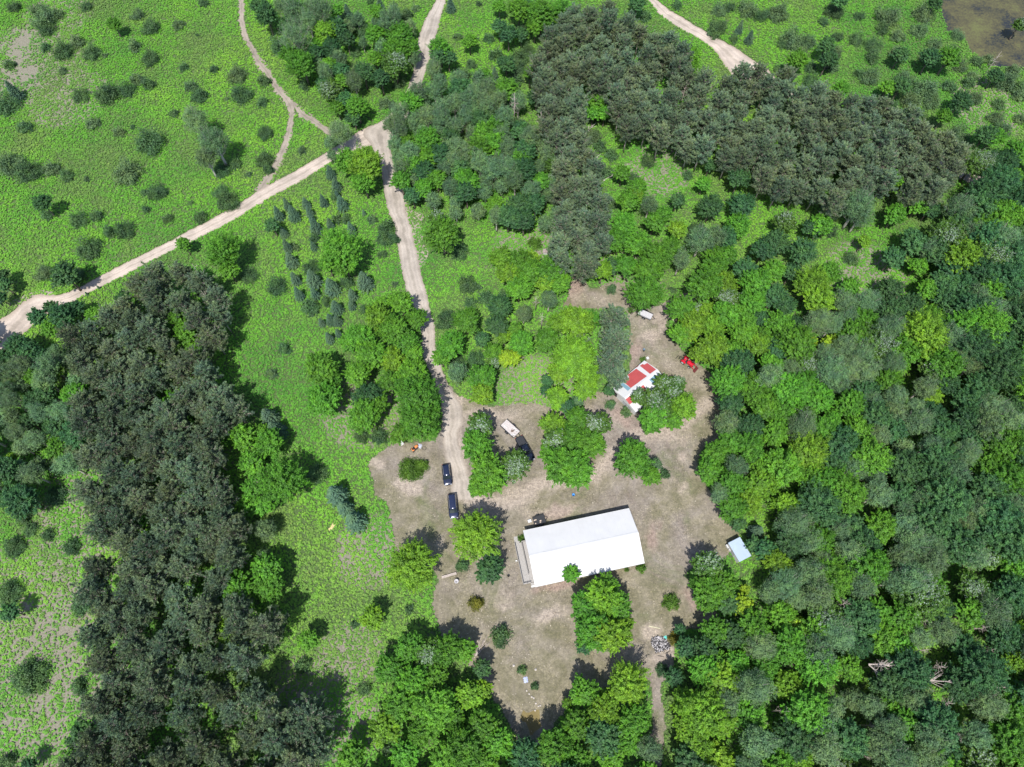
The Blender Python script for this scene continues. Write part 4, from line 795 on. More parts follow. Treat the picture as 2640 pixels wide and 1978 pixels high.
panel((275, 690, 350, 632, 405, 700, 325, 768), -1, M_REDV, 0); panel((378, 622, 415, 590, 470, 650, 425, 690), -1, M_BLUEV, 1); panel((400, 592, 440, 560, 500, 600, 470, 640), -1, M_REDV, 2); panel((490, 515, 520, 490, 580, 560, 545, 590), -1, M_REDV, 0); panel((600, 420, 680, 350, 760, 430, 680, 500), -1, M_BLUEV, 0)

# --- small shed with pale blue tin roof
def Q(x, y, z): return at(1850 + x / 8.65, 1360 + y / 8.65, z)
c0 = Q(490, 770, 2.2); F2 = Frame(c0, 25.5); shed = thing('tin_roofed_shed', 'small shed with a ribbed pale blue tin roof at the clearing edge', 'shed', F2.o, F2.a)
SW_, SL = 2.75, 4.15; m_ = MB(); m_.box((SW_ / 2, SL / 2, 1.06), (SW_ - .3, SL - .3, 2.12)); m_.build('wall', M_WHITEP, shed)
m_ = MB(); m_.box((SW_ / 2, SL / 2, 2.2), (SW_, SL, .05), ry=-.05)
for k in range(17): m_.box((SW_ / 2, .12 + k * .244, 2.245), (SW_ - .02, .05, .05), ry=-.05)
m_.build('roof', M_TIN, shed)
m_ = MB(); m_.box((.1, SL / 2, 1.0), (.05, .9, 1.9)); m_.build('door', M_GREYP, shed)
def box_thing(name, lab, cat, p, d, m, rz=0, z=None, bevel=.03, group=None):
    """one small solid with softened corners, a rim and a lid line"""
    b_ = MB(); b_.box((0, 0, d[2] / 2), d, taper=.94); b_.box((0, 0, d[2] + .015), (d[0] * .98, d[1] * .98, .04)); o = b_.build(name, m, bevel=bevel); o.location = (p.x, p.y, z or 0); o.rotation_euler = (0, 0, rz); return tag(o, lab, cat, group)
for i, (x, y, w) in enumerate(((225, 420, .8), (285, 500, .6), (360, 600, .8), (440, 720, .9))):
    box_thing('storage_crate', ['northmost white crate beside the blue roofed shed', 'second white crate from the north beside the blue shed', 'third white crate from the north beside the blue shed', 'southmost white crate beside the blue roofed shed'][i], 'crate', Q(x, y, .3), (.55, w, .6), M_WHITEP, F2.a + .1 * i, group='crates along the shed')

# --- vehicles
def wheel(parent, x, y, r, w, rim=M_STEEL):
    t = MB(); N = 18; pr = [(r * .6, w / 2), (r * .94, w / 2), (r, w * .34), (r, -w * .34), (r * .94, -w / 2), (r * .6, -w / 2)]
    t.loft([[Vector((x + a * math.cos(k * 2 * math.pi / N), y + c, r + a * math.sin(k * 2 * math.pi / N))) for a, c in pr] for k in range(N + 1)], caps=False)
    o = t.build('wheel', M_RUBBER, parent, True); h = MB(); h.tube([(x, y - w * .42, r), (x, y + w * .42, r)], r * .6, 12); h.build('rim', rim, o); return o
def car(name, lab, cat, p, ang, L, Wd, H, paint, roof_from, roof_to, bed=None, group='parked vehicles'):
    """front is +x; sections lofted along the length"""
    t = thing(name, lab, cat, (p.x, p.y, 0), ang, group); hw = Wd / 2; belt = H * .56; st = []
    for f, wf, zb, zt in ((0, .80, .42, belt * .86), (.02, .90, .33, belt * .95), (.08, .97, .28, belt), (.3, 1, .25, belt), (.62, 1, .25, belt), (.72, .99, .25, belt * .98), (.86, .96, .27, belt * .92), (.95, .88, .32, belt * .84), (.99, .74, .40, belt * .74), (1, .62, .44, belt * .66)):
        x = -L / 2 + L * f; w = hw * wf; st.append([Vector((x, -w * .86, zb)), Vector((x, -w, zb + .12)), Vector((x, -w, zt - .14)), Vector((x, -w * .93, zt - .03)), Vector((x, -w * .6, zt + .02)), Vector((x, w * .6, zt + .02)), Vector((x, w * .93, zt - .03)), Vector((x, w, zt - .14)), Vector((x, w, zb + .12)), Vector((x, w * .86, zb))])
    b_ = MB(); b_.loft(st); b_.build('body', paint, t, True)
    x0, x1 = -L / 2 + L * roof_from, -L / 2 + L * roof_to; rb, rf = x0 + .22, x1 - .62; zt = H; cw = hw * .90; rw_ = hw * .74; zb = belt - .02
    q = [[Vector((x0, -cw, zb)), Vector((x0, cw, zb))], [Vector((rb, -rw_, zt - .06)), Vector((rb, rw_, zt - .06))], [Vector((rf, -rw_, zt - .05)), Vector((rf, rw_, zt - .05))], [Vector((x1, -cw * .96, zb)), Vector((x1, cw * .96, zb))]]
    b_ = MB(); e = .10
    b_.loft([[Vector((rb - .04, -rw_, zt - .10)), Vector((rb - .04, -rw_ * .9, zt - .02)), Vector((rb - .04, rw_ * .9, zt - .02)), Vector((rb - .04, rw_, zt - .10))], [Vector((rb + .3, -rw_, zt - .06)), Vector((rb + .3, -rw_ * .86, zt + .02)), Vector((rb + .3, rw_ * .86, zt + .02)), Vector((rb + .3, rw_, zt - .06))],
        [Vector((rf - .3, -rw_, zt - .06)), Vector((rf - .3, -rw_ * .86, zt + .02)), Vector((rf - .3, rw_ * .86, zt + .02)), Vector((rf - .3, rw_, zt - .06))], [Vector((rf + .04, -rw_, zt - .12)), Vector((rf + .04, -rw_ * .88, zt - .04)), Vector((rf + .04, rw_ * .88, zt - .04)), Vector((rf + .04, rw_, zt - .12))]]); b_.build('roof', paint, t, True)
    b_ = MB()  # pillars
    for s in (0, 1):
        for a, c in ((q[0][s], q[1][s]), (q[3][s], q[2][s])): b_.tube([a, c], .05, 5)
        for f in (.36, .68): a = q[0][s].lerp(q[3][s], f); c = q[1][s].lerp(q[2][s], f); b_.tube([a, c + Vector((0, 0, -.03))], .045, 5)
    b_.build('pillars', paint, t)
    b_ = MB(); b_.add([q[3][0], q[3][1], q[2][1], q[2][0]], [(0, 1, 2, 3)]); b_.build('windshield', M_GLASS, t)
    b_ = MB(); b_.add([q[0][1], q[0][0], q[1][0], q[1][1]], [(0, 1, 2, 3)]); b_.build('rear_window', M_GLASS, t)
    for s in (0, 1):
        for f0, f1 in ((.02, .34), (.38, .66), (.70, .98)):
            v = [q[0][s].lerp(q[3][s], f0), q[0][s].lerp(q[3][s], f1), q[1][s].lerp(q[2][s], f1), q[1][s].lerp(q[2][s], f0)]; b_ = MB(); b_.add(v, [(0, 1, 2, 3) if s == 0 else (3, 2, 1, 0)]); b_.build('side_window', M_GLASS, t)
    for s in (-1, 1):
        for x in (-L * .30, L * .31): wheel(t, x, s * (hw - .11), .36, .24)
        b_ = MB(); b_.box((x1 - .18, s * (hw + .09), belt + .04), (.14, .2, .15), taper=.8); b_.build('mirror', paint, t, bevel=.02)
        b_ = MB(); b_.box((L / 2 - .14, s * hw * .62, belt * .74), (.22, .36, .14), rz=-s * .35); b_.build('headlight', M_LAMP, t, bevel=.02)
        b_ = MB(); b_.box((-L / 2 + .03, s * hw * .78, belt * .88), (.08, .2, .26)); b_.build('tail_light', M_REDLAMP, t, bevel=.02)
        if bed is None: b_ = MB(); b_.tube([(rb + .15, s * rw_ * .9, zt + .015), (rb + .3, s * rw_ * .9, zt + .06), (rf - .4, s * rw_ * .9, zt + .06), (rf - .25, s * rw_ * .9, zt + .015)], .022, 5); b_.build('roof_rail', M_STEEL, t)
    if bed: b_ = MB(); b_.box(((-L / 2 + x0) / 2 + .02, 0, belt + .035), (x0 + L / 2 - .2, Wd * .84, .05)); b_.build('bed_cover', M_DARK, t, bevel=.02)
    b_ = MB(); b_.box((L / 2 - .02, 0, .62), (.05, Wd * .42, .22)); b_.build('grille', M_DARK, t)
    return t
def heading(a, b_): d = b_ - a; return math.atan2(d.y, d.x)
a, c = at(1149, 1198, .8), at(1155.5, 1249.5, .8); car('suv', 'dark navy suv nearer to the burning barrel trees, north of the other parked car', 'car', (a + c) / 2, heading(a, c), 4.6, 1.88, 1.68, M_NAVY, .03, .74)['label'] = 'dark navy suv on the yard, north of the silver fronted van'
a, c = at(1165, 1274, .8), at(1171, 1337, .8); car('minivan', 'dark blue van with a shiny hood, parked just north of a round tree', 'car', (a + c) / 2, heading(a, c), 5.2, 1.98, 1.78, M_INDIGO, .02, .78)
tag(bpy.data.objects['suv'], 'dark navy suv on the yard, north of the other parked car')
a, c = at(1338, 1129, .8), at(1370, 1186, .8); car('pickup_truck', 'blue black pickup truck half hidden under a tree, hitched to a trailer', 'pickup truck', (a + c) / 2, heading(a, c), 6.05, 2.0, 1.85, M_BLUEBLACK, .36, .74, bed=1)
def trailer(name, lab, p, ang, L, Wd, bedm, tongue=1.3, group='flat trailers'):
    t = thing(name, lab, 'trailer', (p.x, p.y, 0), ang, group); b_ = MB(); n = 13
    for k in range(n): b_.box((0, -Wd / 2 + Wd * (k + .5) / n, .62), (L, Wd / n - .012, .05))
    b_.build('bed', bedm, t); b_ = MB()
    for s in (-1, 1):
        b_.box((0, s * (Wd / 2 + .03), .66), (L, .06, .16)); b_.tube([(-L / 2, s * (Wd / 2 + .03), 1.0), (L / 2, s * (Wd / 2 + .03), 1.0)], .03, 4)
        for k in range(5): b_.box((-L / 2 + .03 + (L - .06) * k / 4, s * (Wd / 2 + .03), .87), (.05, .05, .26))
        b_.box((s * L / 2, 0, .6), (.06, Wd, .12))
    b_.build('frame', M_DARK, t)
    for s in (-1, 1):
        wheel(t, 0, s * (Wd / 2 + .22), .33, .2); b_ = MB(); b_.loft([[Vector((.46 * math.cos(v), s * (Wd / 2 + d_), .33 + .42 * math.sin(v))) for d_ in (.08, .34)] + [Vector((.43 * math.cos(v), s * (Wd / 2 + d_), .33 + .39 * math.sin(v))) for d_ in (.34, .08)] for v in [math.pi * k / 8 for k in range(9)]]); b_.build('fender', M_DARK, t)
    b_ = MB(); b_.tube([(L / 2, .5, .55), (L / 2 + tongue, 0, .5)], .05, 4); b_.tube([(L / 2, -.5, .55), (L / 2 + tongue, 0, .5)], .05, 4); b_.build('tongue', M_DARK, t); return t
Tq = lambda x, y, z=.65: at(1270 + x / 7.323, 1070 + y / 7.323, z)
tc = (Tq(270, 85) + Tq(505, 297) + Tq(385, 430) + Tq(155, 215)) / 4; ta = heading(Tq(270, 85), Tq(505, 297))
trailer('utility_trailer', 'flat trailer with pale boards and junk behind the pickup truck', tc, ta, 4.0, 2.05, M_BED)
def bucket(lab, p, z, r, h, m, group=None, name='bucket', cat='bucket'):
    b_ = MB(); N = 14
    pr = [(r * .82, 0), (r, h), (r * 1.05, h), (r * 1.05, h - .03), (r * .93, h - .02), (r * .76, .03), (.01, .03)]
    b_.loft([[Vector((a_ * math.cos(k * 2 * math.pi / N), a_ * math.sin(k * 2 * math.pi / N), c_)) for a_, c_ in pr] for k in range(N + 1)], caps=False); b_.add([(r * .82 * math.cos(k * 2 * math.pi / N), r * .82 * math.sin(k * 2 * math.pi / N), 0) for k in range(N)], [tuple(range(N))[::-1]])
    o = b_.build(name, m, smooth=True); o.location = (p.x, p.y, z); return tag(o, lab, cat, group)
for i, (x, y, r_) in enumerate(((370, 235, .16), (455, 302, .17), (415, 258, .22), (352, 380, .18), (398, 372, .2))):
    bucket(['white bucket in the centre of the pale trailer', 'white bucket at the east corner of the pale trailer', 'wide white tub on the pale trailer near its long side', 'white bucket at the south corner of the pale trailer', 'low white tub by the rear edge of the pale trailer'][i], Tq(x, y, .9), .648, r_, .3, M_VINYL, 'tubs on the trailer')
b_ = MB(); 
for k in range(9): b_.rock((random.uniform(-.25, .25), random.uniform(-.2, .2), .14 + .05 * (k % 3)), .16, sq=.6, seed=k)
o = b_.build('scrap_heap', plain('brown_scrap', (.16, .12, .10), .8, var=.4)); p = Tq(375, 300, .9); o.location = (p.x, p.y, .65); tag(o, 'brown heap of scrap in the middle of the pale trailer', 'scrap')
b_ = MB()
for k in range(7): b_.box((random.uniform(-.6, .6), random.uniform(-.25, .25), .03 + .02 * k), (random.uniform(.3, .8), .09, .025), rz=random.uniform(-1, 1))
o = b_.build('loose_boards', M_WHITEP); p = Tq(250, 235, .7); o.location = (p.x, p.y, .655); o.rotation_euler.z = ta; tag(o, 'loose pale boards on the north end of the trailer', 'boards')
Uq = lambda x, y, z=.65: at(1620 + x / 7.944, 780 + y / 7.944, z)
tc2 = (Uq(200, 240) + Uq(450, 350) + Uq(490, 225) + Uq(250, 160)) / 4; trailer('utility_trailer', 'weathered grey trailer poking out from under a big green tree', tc2, heading(Uq(200, 240), Uq(450, 350)), 3.3, 1.7, plain('weathered_boards', (.44, .43, .45), .85, var=.2), .8)
# dark flat trailer behind the building
Vq = lambda x, y, z=.6: at(1320 + x / 11.55, 1310 + y / 11.55, z)
p = (Vq(620, 310) + Vq(940, 200) + Vq(1000, 440) + Vq(680, 500)) / 4; ang = heading(Vq(620, 310), Vq(940, 200)); trailer('utility_trailer', 'low black trailer against the north wall of the white roofed building', p, ang, 2.4, 1.75, M_DARK, .6)
for i, (x, y, w, d_) in enumerate(((690, 360, .6, .2), (850, 380, .35, .25), (845, 425, .3, .15), (705, 462, .25, .2))):
    box_thing('wooden_block', ['long tan block at the west side of the black trailer', 'tan block in the middle of the black trailer', 'small block below the middle one on the black trailer', 'pale block at the south west corner of the black trailer'][i], 'block', Vq(x, y, .75), (w, d_, .15), M_LOG, ang, z=.655, group='blocks on the black trailer')
box_thing('plastic_table', 'small white square table in the grass west of the black trailer', 'table', Vq(525, 385, .4), (.75, .62, .45), M_WHITEP, ang)
# --- red tractor with loader
Rq = lambda x, y, z=.8: at(1740 + x / 11.9, 890 + y / 11.9, z)
ra, rb_ = Rq(255, 410, .9), Rq(660, 740, .5); ang = heading(ra, rb_); tp = ra.lerp(rb_, .12)
tr = thing('red_tractor', 'small red tractor with a front loader under a bright green tree', 'tractor', (tp.x, tp.y, 0), ang)
b_ = MB(); b_.loft([[Vector((x, s * w, z)) for s, z in ((-1, z0), (-1, z1 - .08), (-.7, z1), (.7, z1), (1, z1 - .08), (1, z0))] for x, w, z0, z1 in ((.75, .28, .6, 1.2), (1.2, .3, .55, 1.28), (1.9, .3, .5, 1.22), (2.25, .24, .52, 1.1))]); b_.build('hood', M_RED, tr)
b_ = MB(); b_.box((.55, 0, .62), (1.9, .42, .35)); b_.box((2.1, 0, .5), (.5, .34, .2)); b_.box((-.25, 0, .75), (.5, .6, .5)); b_.build('chassis', M_DARK, tr)
b_ = MB(); b_.box((.1, 0, 1.06), (.5, .5, .12)); b_.box((-.16, 0, 1.3), (.12, .48, .45), ry=-.15); b_.build('seat', M_RED, tr, bevel=.04)
b_ = MB(); b_.box((.62, 0, .72), (.55, .95, .05)); b_.build('footplate', M_DARK, tr)
for s in (-1, 1):
    wheel(tr, 0, s * .68, .55, .36, M_VINYL); wheel(tr, 1.75, s * .6, .34, .24, M_VINYL)
    b_ = MB(); b_.loft([[Vector((.64 * math.cos(v), s * d_, .55 + .64 * math.sin(v))) for d_ in (.42, .92)] + [Vector((.6 * math.cos(v), s * d_, .55 + .6 * math.sin(v))) for d_ in (.92, .42)] for v in [math.pi * (.12 + .8 * k / 8) for k in range(9)]]); b_.build('fender', M_RED, tr)
    b_ = MB(); b_.tube([(.95, s * .48, 1.15), (1.6, s * .48, 1.1), (2.5, s * .48, .75), (2.95, s * .48, .35)], .07, 5); b_.build('loader_arm', M_RED, tr)
b_ = MB(); b_.tube([(-.45, -.5, .7), (-.5, -.5, 2.1), (-.5, .5, 2.1), (-.45, .5, .7)], .045, 6); b_.build('roll_bar', M_DARK, tr)
b_ = MB(); b_.tube([(.72, 0, 1.1), (.6, 0, 1.45)], .025, 5); b_.tube([Vector((.6, .18 * math.cos(k * .698), 1.45 + .18 * math.sin(k * .698))) for k in range(10)], .018, 4, caps=False); b_.build('steering_wheel', M_DARK, tr)
b_ = MB(); b_.loft([[Vector((2.95, y, .55)), Vector((2.95, y, .08)), Vector((3.5, y, .04)), Vector((3.5, y, .08)), Vector((3.0, y, .12)), Vector((3.0, y, .55))] for y in (-.8, .8)]); b_.build('loader_bucket', plain('worn_dark_red', (.10, .02, .02), .5), tr)
b_ = MB(); b_.tube([(-.5, -.3, .5), (-1.2, -.3, .45)], .04, 4); b_.tube([(-.5, .3, .5), (-1.2, .3, .45)], .04, 4); b_.tube([(-1.2, -.5, .45), (-1.2, .5, .45)], .05, 4); b_.tube([(-1.2, 0, .45), (-1.75, .2, .4), (-1.75, -.9, .35)], .05, 4); b_.build('hitch_implement', M_DARK, tr)
# --- yard clutter
Oq = lambda x, y, z=.2: at(1010 + x / 11.55, 1120 + y / 11.55, z)
om = thing('riding_mower', 'orange riding mower south of the tree clump beside a black hoop', 'mower', (*Oq(660, 430, .4)[:2], 0), heading(Oq(580, 490), Oq(730, 370)))
b_ = MB(); b_.box((.1, 0, .18), (1.1, .95, .16)); b_.build('mower_deck', M_DARK, om, bevel=.03); b_ = MB(); b_.loft([[Vector((x, -w, .35)), Vector((x, -w, h)), Vector((x, w, h)), Vector((x, w, .35))] for x, w, h in ((.3, .24, .75), (.7, .26, .78), (1.05, .2, .66))]); b_.build('hood', M_ORANGE, om, bevel=.03)
b_ = MB(); b_.box((-.3, 0, .52), (.5, .75, .1)); b_.build('rear_fender', M_ORANGE, om, bevel=.03); b_ = MB(); b_.box((-.2, 0, .66), (.35, .4, .12)); b_.box((-.4, 0, .85), (.1, .38, .35)); b_.build('seat', M_DARK, om, bevel=.03)
for s in (-1, 1): wheel(om, -.42, s * .4, .24, .22); wheel(om, .8, s * .34, .18, .14)
b_ = MB(); b_.tube([(.25, 0, .7), (.12, 0, .95)], .02, 4); b_.tube([Vector((.12, .15 * math.cos(k * .698), .95 + .1 * math.sin(k * .698))) for k in range(10)], .014, 4, caps=False); b_.build('steering_wheel', M_DARK, om)
b_ = MB(); b_.tube([Vector((.42 * math.cos(k * math.pi / 12), .42 * math.sin(k * math.pi / 12), .05)) for k in range(25)], .045, 6, caps=False); o = b_.build('steel_hoop', M_DARK); p = Oq(968, 412, .05); o.location = (p.x, p.y, 0); tag(o, 'thin black hoop lying on the dry grass east of the orange mower', 'hoop')
def crumple(name, lab, cat, p, w, d_, h, m, rz=0, seed=0):
    q = np.random.RandomState(seed); n = 9; b_ = MB(); vs_ = []
    for i in range(n):
        for j in range(n):
            u, v = i / (n - 1) * 2 - 1, j / (n - 1) * 2 - 1; e = max(abs(u), abs(v)); vs_.append(Vector((u * w / 2 * (1 + .1 * q.randn() * e), v * d_ / 2 * (1 + .1 * q.randn() * e), .012 if e == 1 else h * (1 - e * e * .7) * q.uniform(.3, 1))))
    b_.add(vs_, [(i * n + j, (i + 1) * n + j, (i + 1) * n + j + 1, i * n + j + 1) for i in range(n - 1) for j in range(n - 1)]); o = b_.build(name, m); o.location = (p.x, p.y, 0); o.rotation_euler.z = rz; return tag(o, lab, cat)
crumple('tarp', 'crumpled white tarp at the bracken edge west of the orange mower', 'tarp', Oq(285, 225), .6, 1.4, .3, M_WHITEP, .45, 1)
crumple('tarp', 'grey blue folded tarp between the orange mower and the hoop', 'tarp', Oq(830, 340), .9, 1.0, .35, plain('grey_blue_tarp', (.42, .44, .52), .6, var=.2), -.4, 2)
crumple('tarp', 'small pale violet cloth on the gravel strip at the south west', 'tarp', at(1320 + 198 / 5.6, 1680 + 408 / 5.6), .8, 1.0, .2, M_LBLUE, .2, 3)
crumple('tarp', 'small teal sheet at the north east of the burn pile', 'tarp', at(1640 + 605 / 7.93, 1590 + 435 / 7.93), .6, .75, .15, M_TEAL, .4, 4)
crumple('tarp', 'light patch of sandy sacking in the fern meadow west of the yard', 'sack', cr('21', '655 1230')[0] and at(*cr('21', '655 1235')[0]), .7, 1.6, .2, plain('tan_sacking', (.5, .42, .2), .9), -.5, 5)
bucket('bright blue bucket at the south tip of the big tree clump', at(*cr('22', '530 958')[0], .2), 0, .3, .35, M_BLUE)
bucket('dark blue barrel north of the red and white roofed hut', at(*cr('12', '1138 1365')[0], .4), 0, .28, .8, plain('slate_plastic', (.07, .12, .17), .5), name='barrel', cat='barrel')
box_thing('cooler', 'white cooler by the small bush at the top corner of the hut', 'cooler', at(*cr('12', '1170 1435')[0], .3), (.55, .6, .45), M_WHITEP, .5)
bucket('small white bucket beside the wooden ramp', at(*C5(73, 540)[:2]) if False else C5(73, 540, .2), 0, .2, .35, M_WHITEP)
bucket('dark tub at the far west of the deck', C5(3, 668, .2), 0, .25, .3, M_DARK)
box_thing('step_box', 'white box at the foot of the deck steps', 'box', C5(222, 762, .2), (.8, .35, .3), M_WHITEP, F0.a)
# small fountain-like post seen between two trees on the south west lawn
pb = at(1150 + 103 / 3.81, 1470 + 112 / 3.81, .5); bb = thing('bird_bath', 'small pale bird bath on the bare lawn south of the parking yard', 'bird bath', (pb.x, pb.y, 0))
b_ = MB(); b_.tube([(0, 0, 0), (0, 0, .08), (0, 0, .75)], [.28, .14, .1], 10); b_.build('pedestal', M_ASH, bb, True); b_ = MB(); b_.loft([[Vector((r_ * math.cos(k * .4488), r_ * math.sin(k * .4488), z)) for r_, z in ((.08, .75), (.42, .86), (.44, .9), (.36, .86), (.05, .8))] for k in range(15)], caps=False); b_.build('bowl', M_ASH, bb, True)
pb = at(1150 + 30 / 3.81, 1470 + 52 / 3.81, .3); bn = thing('bench', 'pale narrow wooden bench by the round tree near the parking yard', 'bench', (pb.x, pb.y, 0), .28)
for k in range(3): b_ = MB(); b_.box((0, -.16 + k * .16, .44), (3.0, .13, .05)); b_.build('seat_board', M_DEAD, bn)
for x in (-1.2, 1.2): b_ = MB(); b_.box((x, 0, .21), (.08, .42, .42)); b_.build('leg', M_DEAD, bn)
# burn pile
bp = lambda x, y: at(1640 + x / 7.93, 1590 + y / 7.93)
b_ = MB(); q = random.Random(4); poly = [bp(*v) for v in ((330, 440), (430, 410), (560, 430), (650, 540), (690, 640), (600, 680), (480, 720), (400, 730), (370, 640), (310, 560))]
for k in range(520):
    while True:
        x = q.uniform(min(v.x for v in poly), max(v.x for v in poly)); y = q.uniform(min(v.y for v in poly), max(v.y for v in poly))
        if inside(x, y, [(v.x, v.y) for v in poly]): break
    if q.random() < .55: b_.box((x, y, q.uniform(.05, .4)), (q.uniform(.2, .9), q.uniform(.05, .16), .06), rz=q.uniform(0, 3), ry=q.uniform(-.4, .4), mi=q.choice((0, 0, 1)))
    else: b_.rock((x, y, q.uniform(.02, .2)), q.uniform(.06, .2), mi=q.choice((0, 1, 1)), seed=k)
tag(b_.build('burn_pile', [M_CHAR, M_ASH]), 'heap of charred boards and pale ash on the sandy clearing', 'burn pile', kind='stuff')
def stick(name, lab, cat, p, q_, r_, m, sub=6, seed=0, group=None):
    rr_ = random.Random(seed); d = q_ - p; L = d.length; b_ = MB(); pts = [p + d * t + Vector((rr_.uniform(-.05, .05) * L * .3, rr_.uniform(-.05, .05) * L * .3, r_ + .08 * t)) for t in (0, .3, .6, 1)]
    b_.tube(pts, [r_, r_ * .8, r_ * .55, r_ * .2], 5)
    for k in range(sub):
        t = rr_.uniform(.2, .95); o_ = p + d * t + Vector((0, 0, r_ + .1)); a_ = math.atan2(d.y, d.x) + rr_.choice((-1, 1)) * rr_.uniform(.2, .7); l = L * rr_.uniform(.2, .5) * (1.2 - t); e_ = o_ + Vector((math.cos(a_) * l, math.sin(a_) * l, rr_.uniform(.1, .5)))
        b_.tube([o_, o_.lerp(e_, .5) + Vector((0, 0, .08)), e_], [r_ * .45, r_ * .3, r_ * .1], 4)
    return tag(b_.build(name, m), lab, cat, group)
pole = MB(); p, q_ = bp(255, 190), bp(480, 240); pole.tube([p + Vector((0, 0, .06)), q_ + Vector((0, 0, .1))], .06, 6); tag(pole.build('wooden_pole', plain('pale_yellow_wood', (.62, .60, .40), .8)), 'pale yellow pole lying on sand north of the burn pile', 'pole')
stick('charred_log', 'black log lying at the west edge of the burn pile', 'log', bp(370, 640), bp(410, 725), .1, M_CHAR, 0, 3)
stick('charred_log', 'black stick on sand at the south east of the burn pile', 'log', bp(610, 745), bp(700, 700), .07, M_CHAR, 1, 4); stick('charred_log', 'dark curved stick on sand south of the burn pile', 'log', bp(440, 800), bp(570, 825), .06, M_CHAR, 2, 5)
Zq = lambda x, y: at(1150 + x / 3.81, 1470 + y / 3.81)
for i, (x, y) in enumerate(((440, 690), (350, 640), (395, 665), (415, 640))):
    stick('fallen_branch', ['longest pale fallen branch fanning out beside the lone grey bush', 'westmost pale fallen branch beside the lone grey bush', 'second pale fallen branch from the east by the grey bush', 'middle pale fallen branch by the lone grey bush'][i], 'fallen branch', Zq(290, 845), Zq(x, y), .08, M_DEAD, 7, i, 'fallen branches by the grey bush')
for i, (tg, a_, c_, lab) in enumerate((('02', '600 1195', '720 1065', 'straight pale fallen birch trunk above the rough meadow'), ('02', '780 1570', '1000 1420', 'long bowed birch trunk leaning over the rough green hollow'), ('02', '620 1440', '760 1340', 'thin fallen birch below the narrow pine row'), ('33', '1180 895', '1640 920', 'long bare trunk lying level in the south eastern woods'), ('33', '1740 945', '2060 975', 'bare fallen trunk at the right edge of the woods'),
        ('33', '860 765', '1160 780', 'bare grey fallen tree with fanned limbs in the south east'), ('33', '870 775', '1060 940', 'bare limb slanting down from the fanned fallen tree'), ('01', '30 0', '60 60', 'short bare branch at the upper edge copse'), ('30', '1440 750', '1800 850', 'dead trunk slanting across the pine stand gap'), ('30', '1340 990', '1700 840', 'pale dead pine limb over the shaded gap in pines'), ('13', '700 1480', '860 1530', 'short white birch trunk in the eastern woods'), ('13', '640 1390', '620 1270', 'upright white birch snag in the eastern woods'))):
    h_ = 0 if tg in ('02', '01') else (5.5 if tg != '30' else 2.5); a1 = at(*cr(tg, a_)[0], h_); c1 = at(*cr(tg, c_)[0], h_ + (2 if h_ else .8))
    o = stick('fallen_tree', lab, 'fallen tree', a1, c1, .14, M_DEAD if h_ else M_BIRCH, 14, 10 + i, 'bare fallen trunks')
# stones, firewood
sp = [(212, 565), (248, 612), (287, 655), (312, 672), (345, 748), (382, 790), (408, 780), (332, 848), (340, 262), (24, 205)]
ordn = ['first', 'second', 'third', 'fourth', 'fifth', 'sixth', 'seventh', 'eighth', 'ninth', 'tenth']
for i, (x, y) in enumerate(sp):
    b_ = MB(); b_.rock((0, 0, .08), .2 if i < 8 else .3, seed=i); o = b_.build('stone', M_PALESTONE); p = at(1320 + x / 5.6, 1680 + y / 5.6); o.location = (p.x, p.y, 0)
    tag(o, f'{ordn[i]} stone from the north in the pale row at the yard end' if i < 8 else ['pale flat stone alone on the lawn by the small shrub', 'pale stone at the top of the gravel strip'][i - 8], 'stone', 'stones at the south of the yard')
Lq = lambda x, y: at(1620 + x / 7.944, 780 + y / 7.944, .3); b_ = MB(); q = random.Random(8)
pile = [Lq(840, 250), Lq(1000, 210), Lq(1060, 240), Lq(1050, 310), Lq(940, 370), Lq(860, 350)]; cx = sum((v for v in pile), Vector()) / 6
for k in range(70):
    x, y = cx.x + q.gauss(0, .75), cx.y + q.gauss(0, .45); a_ = q.uniform(0, 3.1); l = q.uniform(.2, .5); z = .1 + .5 * math.exp(-((x - cx.x) ** 2 + (y - cx.y) ** 2)) * q.random()
    b_.tube([(x - l * math.cos(a_), y - l * math.sin(a_), z), (x + l * math.cos(a_), y + l * math.sin(a_), z + q.uniform(-.05, .15))], q.uniform(.06, .12), 5)
tag(b_.build('firewood_heap', M_LOG), 'heap of split pale firewood beside the tree north of the tractor', 'firewood', kind='stuff')
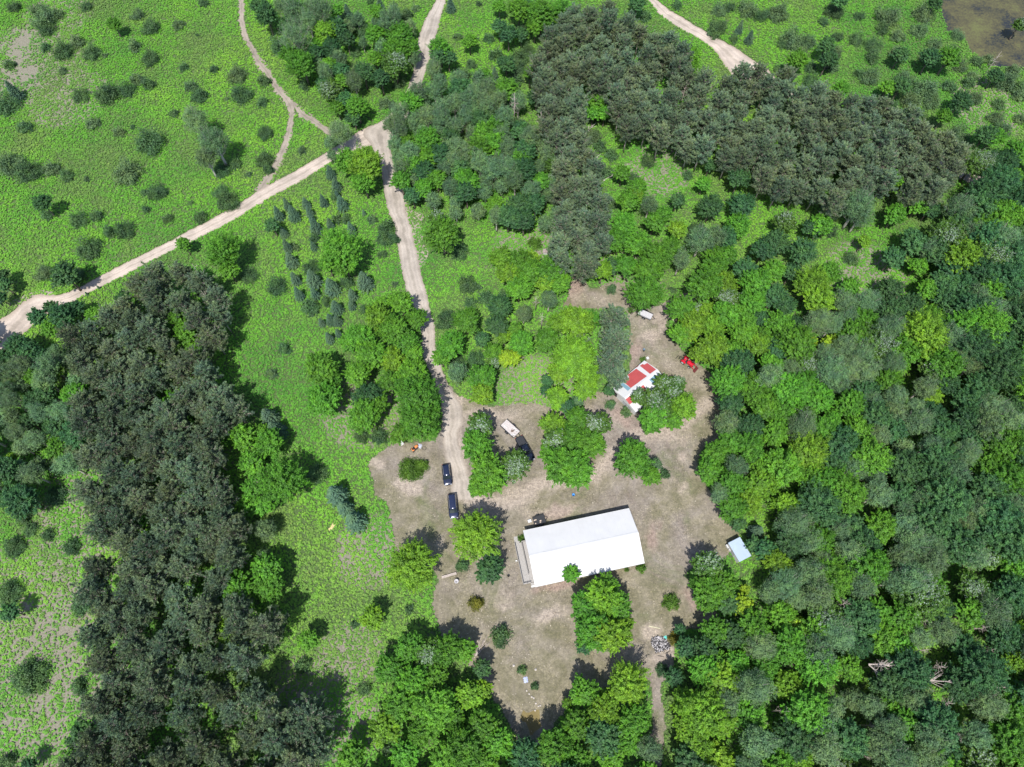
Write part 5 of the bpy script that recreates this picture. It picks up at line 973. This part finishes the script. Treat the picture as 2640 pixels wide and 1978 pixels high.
# small stones and twigs scattered over the yard
q = np.random.RandomState(31); P_ = [(w[0], w[1]) for w in W(CLEARING)]; n = 9000; X = q.uniform(-45, 75, n); Y = q.uniform(-10, 115, n); ok = np_inside(X, Y, P_) & (q.rand(n) < np.clip(vnoise(X, Y, 7, 44) * 1.6 - .3, 0.05, 1)); X, Y = X[ok], Y[ok]; n = len(X)
V, Fq = leafquads(np.stack([X, Y, np.full(n, .03)], 1), unit(q.randn(n, 3) * .3 + [0, 0, 1]), q.randn(n, 3), q.uniform(.12, .4, n), q.uniform(.06, .18, n)); o = link(bpy.data.objects.new('leaf_litter', npmesh('leaf_litter', V, Fq, plain('dry_litter', (.42, .37, .30), .9, var=.25)))); tag(o, 'dry leaves and straw scattered over the mown clearing', 'litter', kind='stuff')
# white frame structure in the woods west of the pine row
Nq = lambda x, y, z=.5: at(1390 + x / 11.9, 620 + y / 11.9, z)
pf = Nq(640, 540, 1); fr = thing('white_arbor', 'white painted post frame with a wide white board beside the pine row', 'arbor', (pf.x, pf.y, 0), 0)
loc_ = lambda x, y, z: Nq(x, y, z) - Vector((pf.x, pf.y, 0))
b_ = MB(); a1, c1 = loc_(675, 410, 1.6), loc_(675, 690, 1.6); b_.box((a1 + c1) / 2, (.75, abs((c1 - a1).y), .08)); b_.build('roof_board', M_WHITEP, fr)
b_ = MB(); b_.box(loc_(750, 672, 1.4), (.55, .3, .08)); b_.build('shelf', M_WHITEP, fr)
for aa, cc in (((340, 400), (635, 440)), ((340, 400), (320, 560)), ((320, 640), (630, 660))): b_ = MB(); b_.tube([loc_(*aa, 1.5), loc_(*cc, 1.5)], .07, 4); b_.build('beam', M_WHITEP, fr)
for x, y in ((345, 405), (325, 640), (650, 430), (650, 680), (705, 430), (705, 680)): b_ = MB(); p = loc_(x, y, 1.5); b_.box((p.x, p.y, .75), (.1, .1, 1.48)); b_.build('post', M_WHITEP, fr)
b_ = MB()
for k in range(8): p = loc_(500 + k * 16, 590, .3); b_.box((p.x, p.y, .3), (.06, 1.1, .05), rz=.3)
b_.build('floor_slats', M_LOG, fr)
pg = Nq(195, 320, 1.2); gz = thing('doghouse', 'small brown roofed doghouse with white trim left of the white frame', 'doghouse', (pg.x, pg.y, 0), -.1)
b_ = MB(); b_.box((0, 0, .5), (1.0, .9, 1.0)); b_.build('wall', M_WHITEP, gz); b_ = MB()
for s in (-1, 1): b_.box((s * .32, 0, 1.15), (.72, 1.15, .05), ry=s * .5)
b_.build('roof', plain('brown_shingle', (.30, .24, .23), .9), gz)
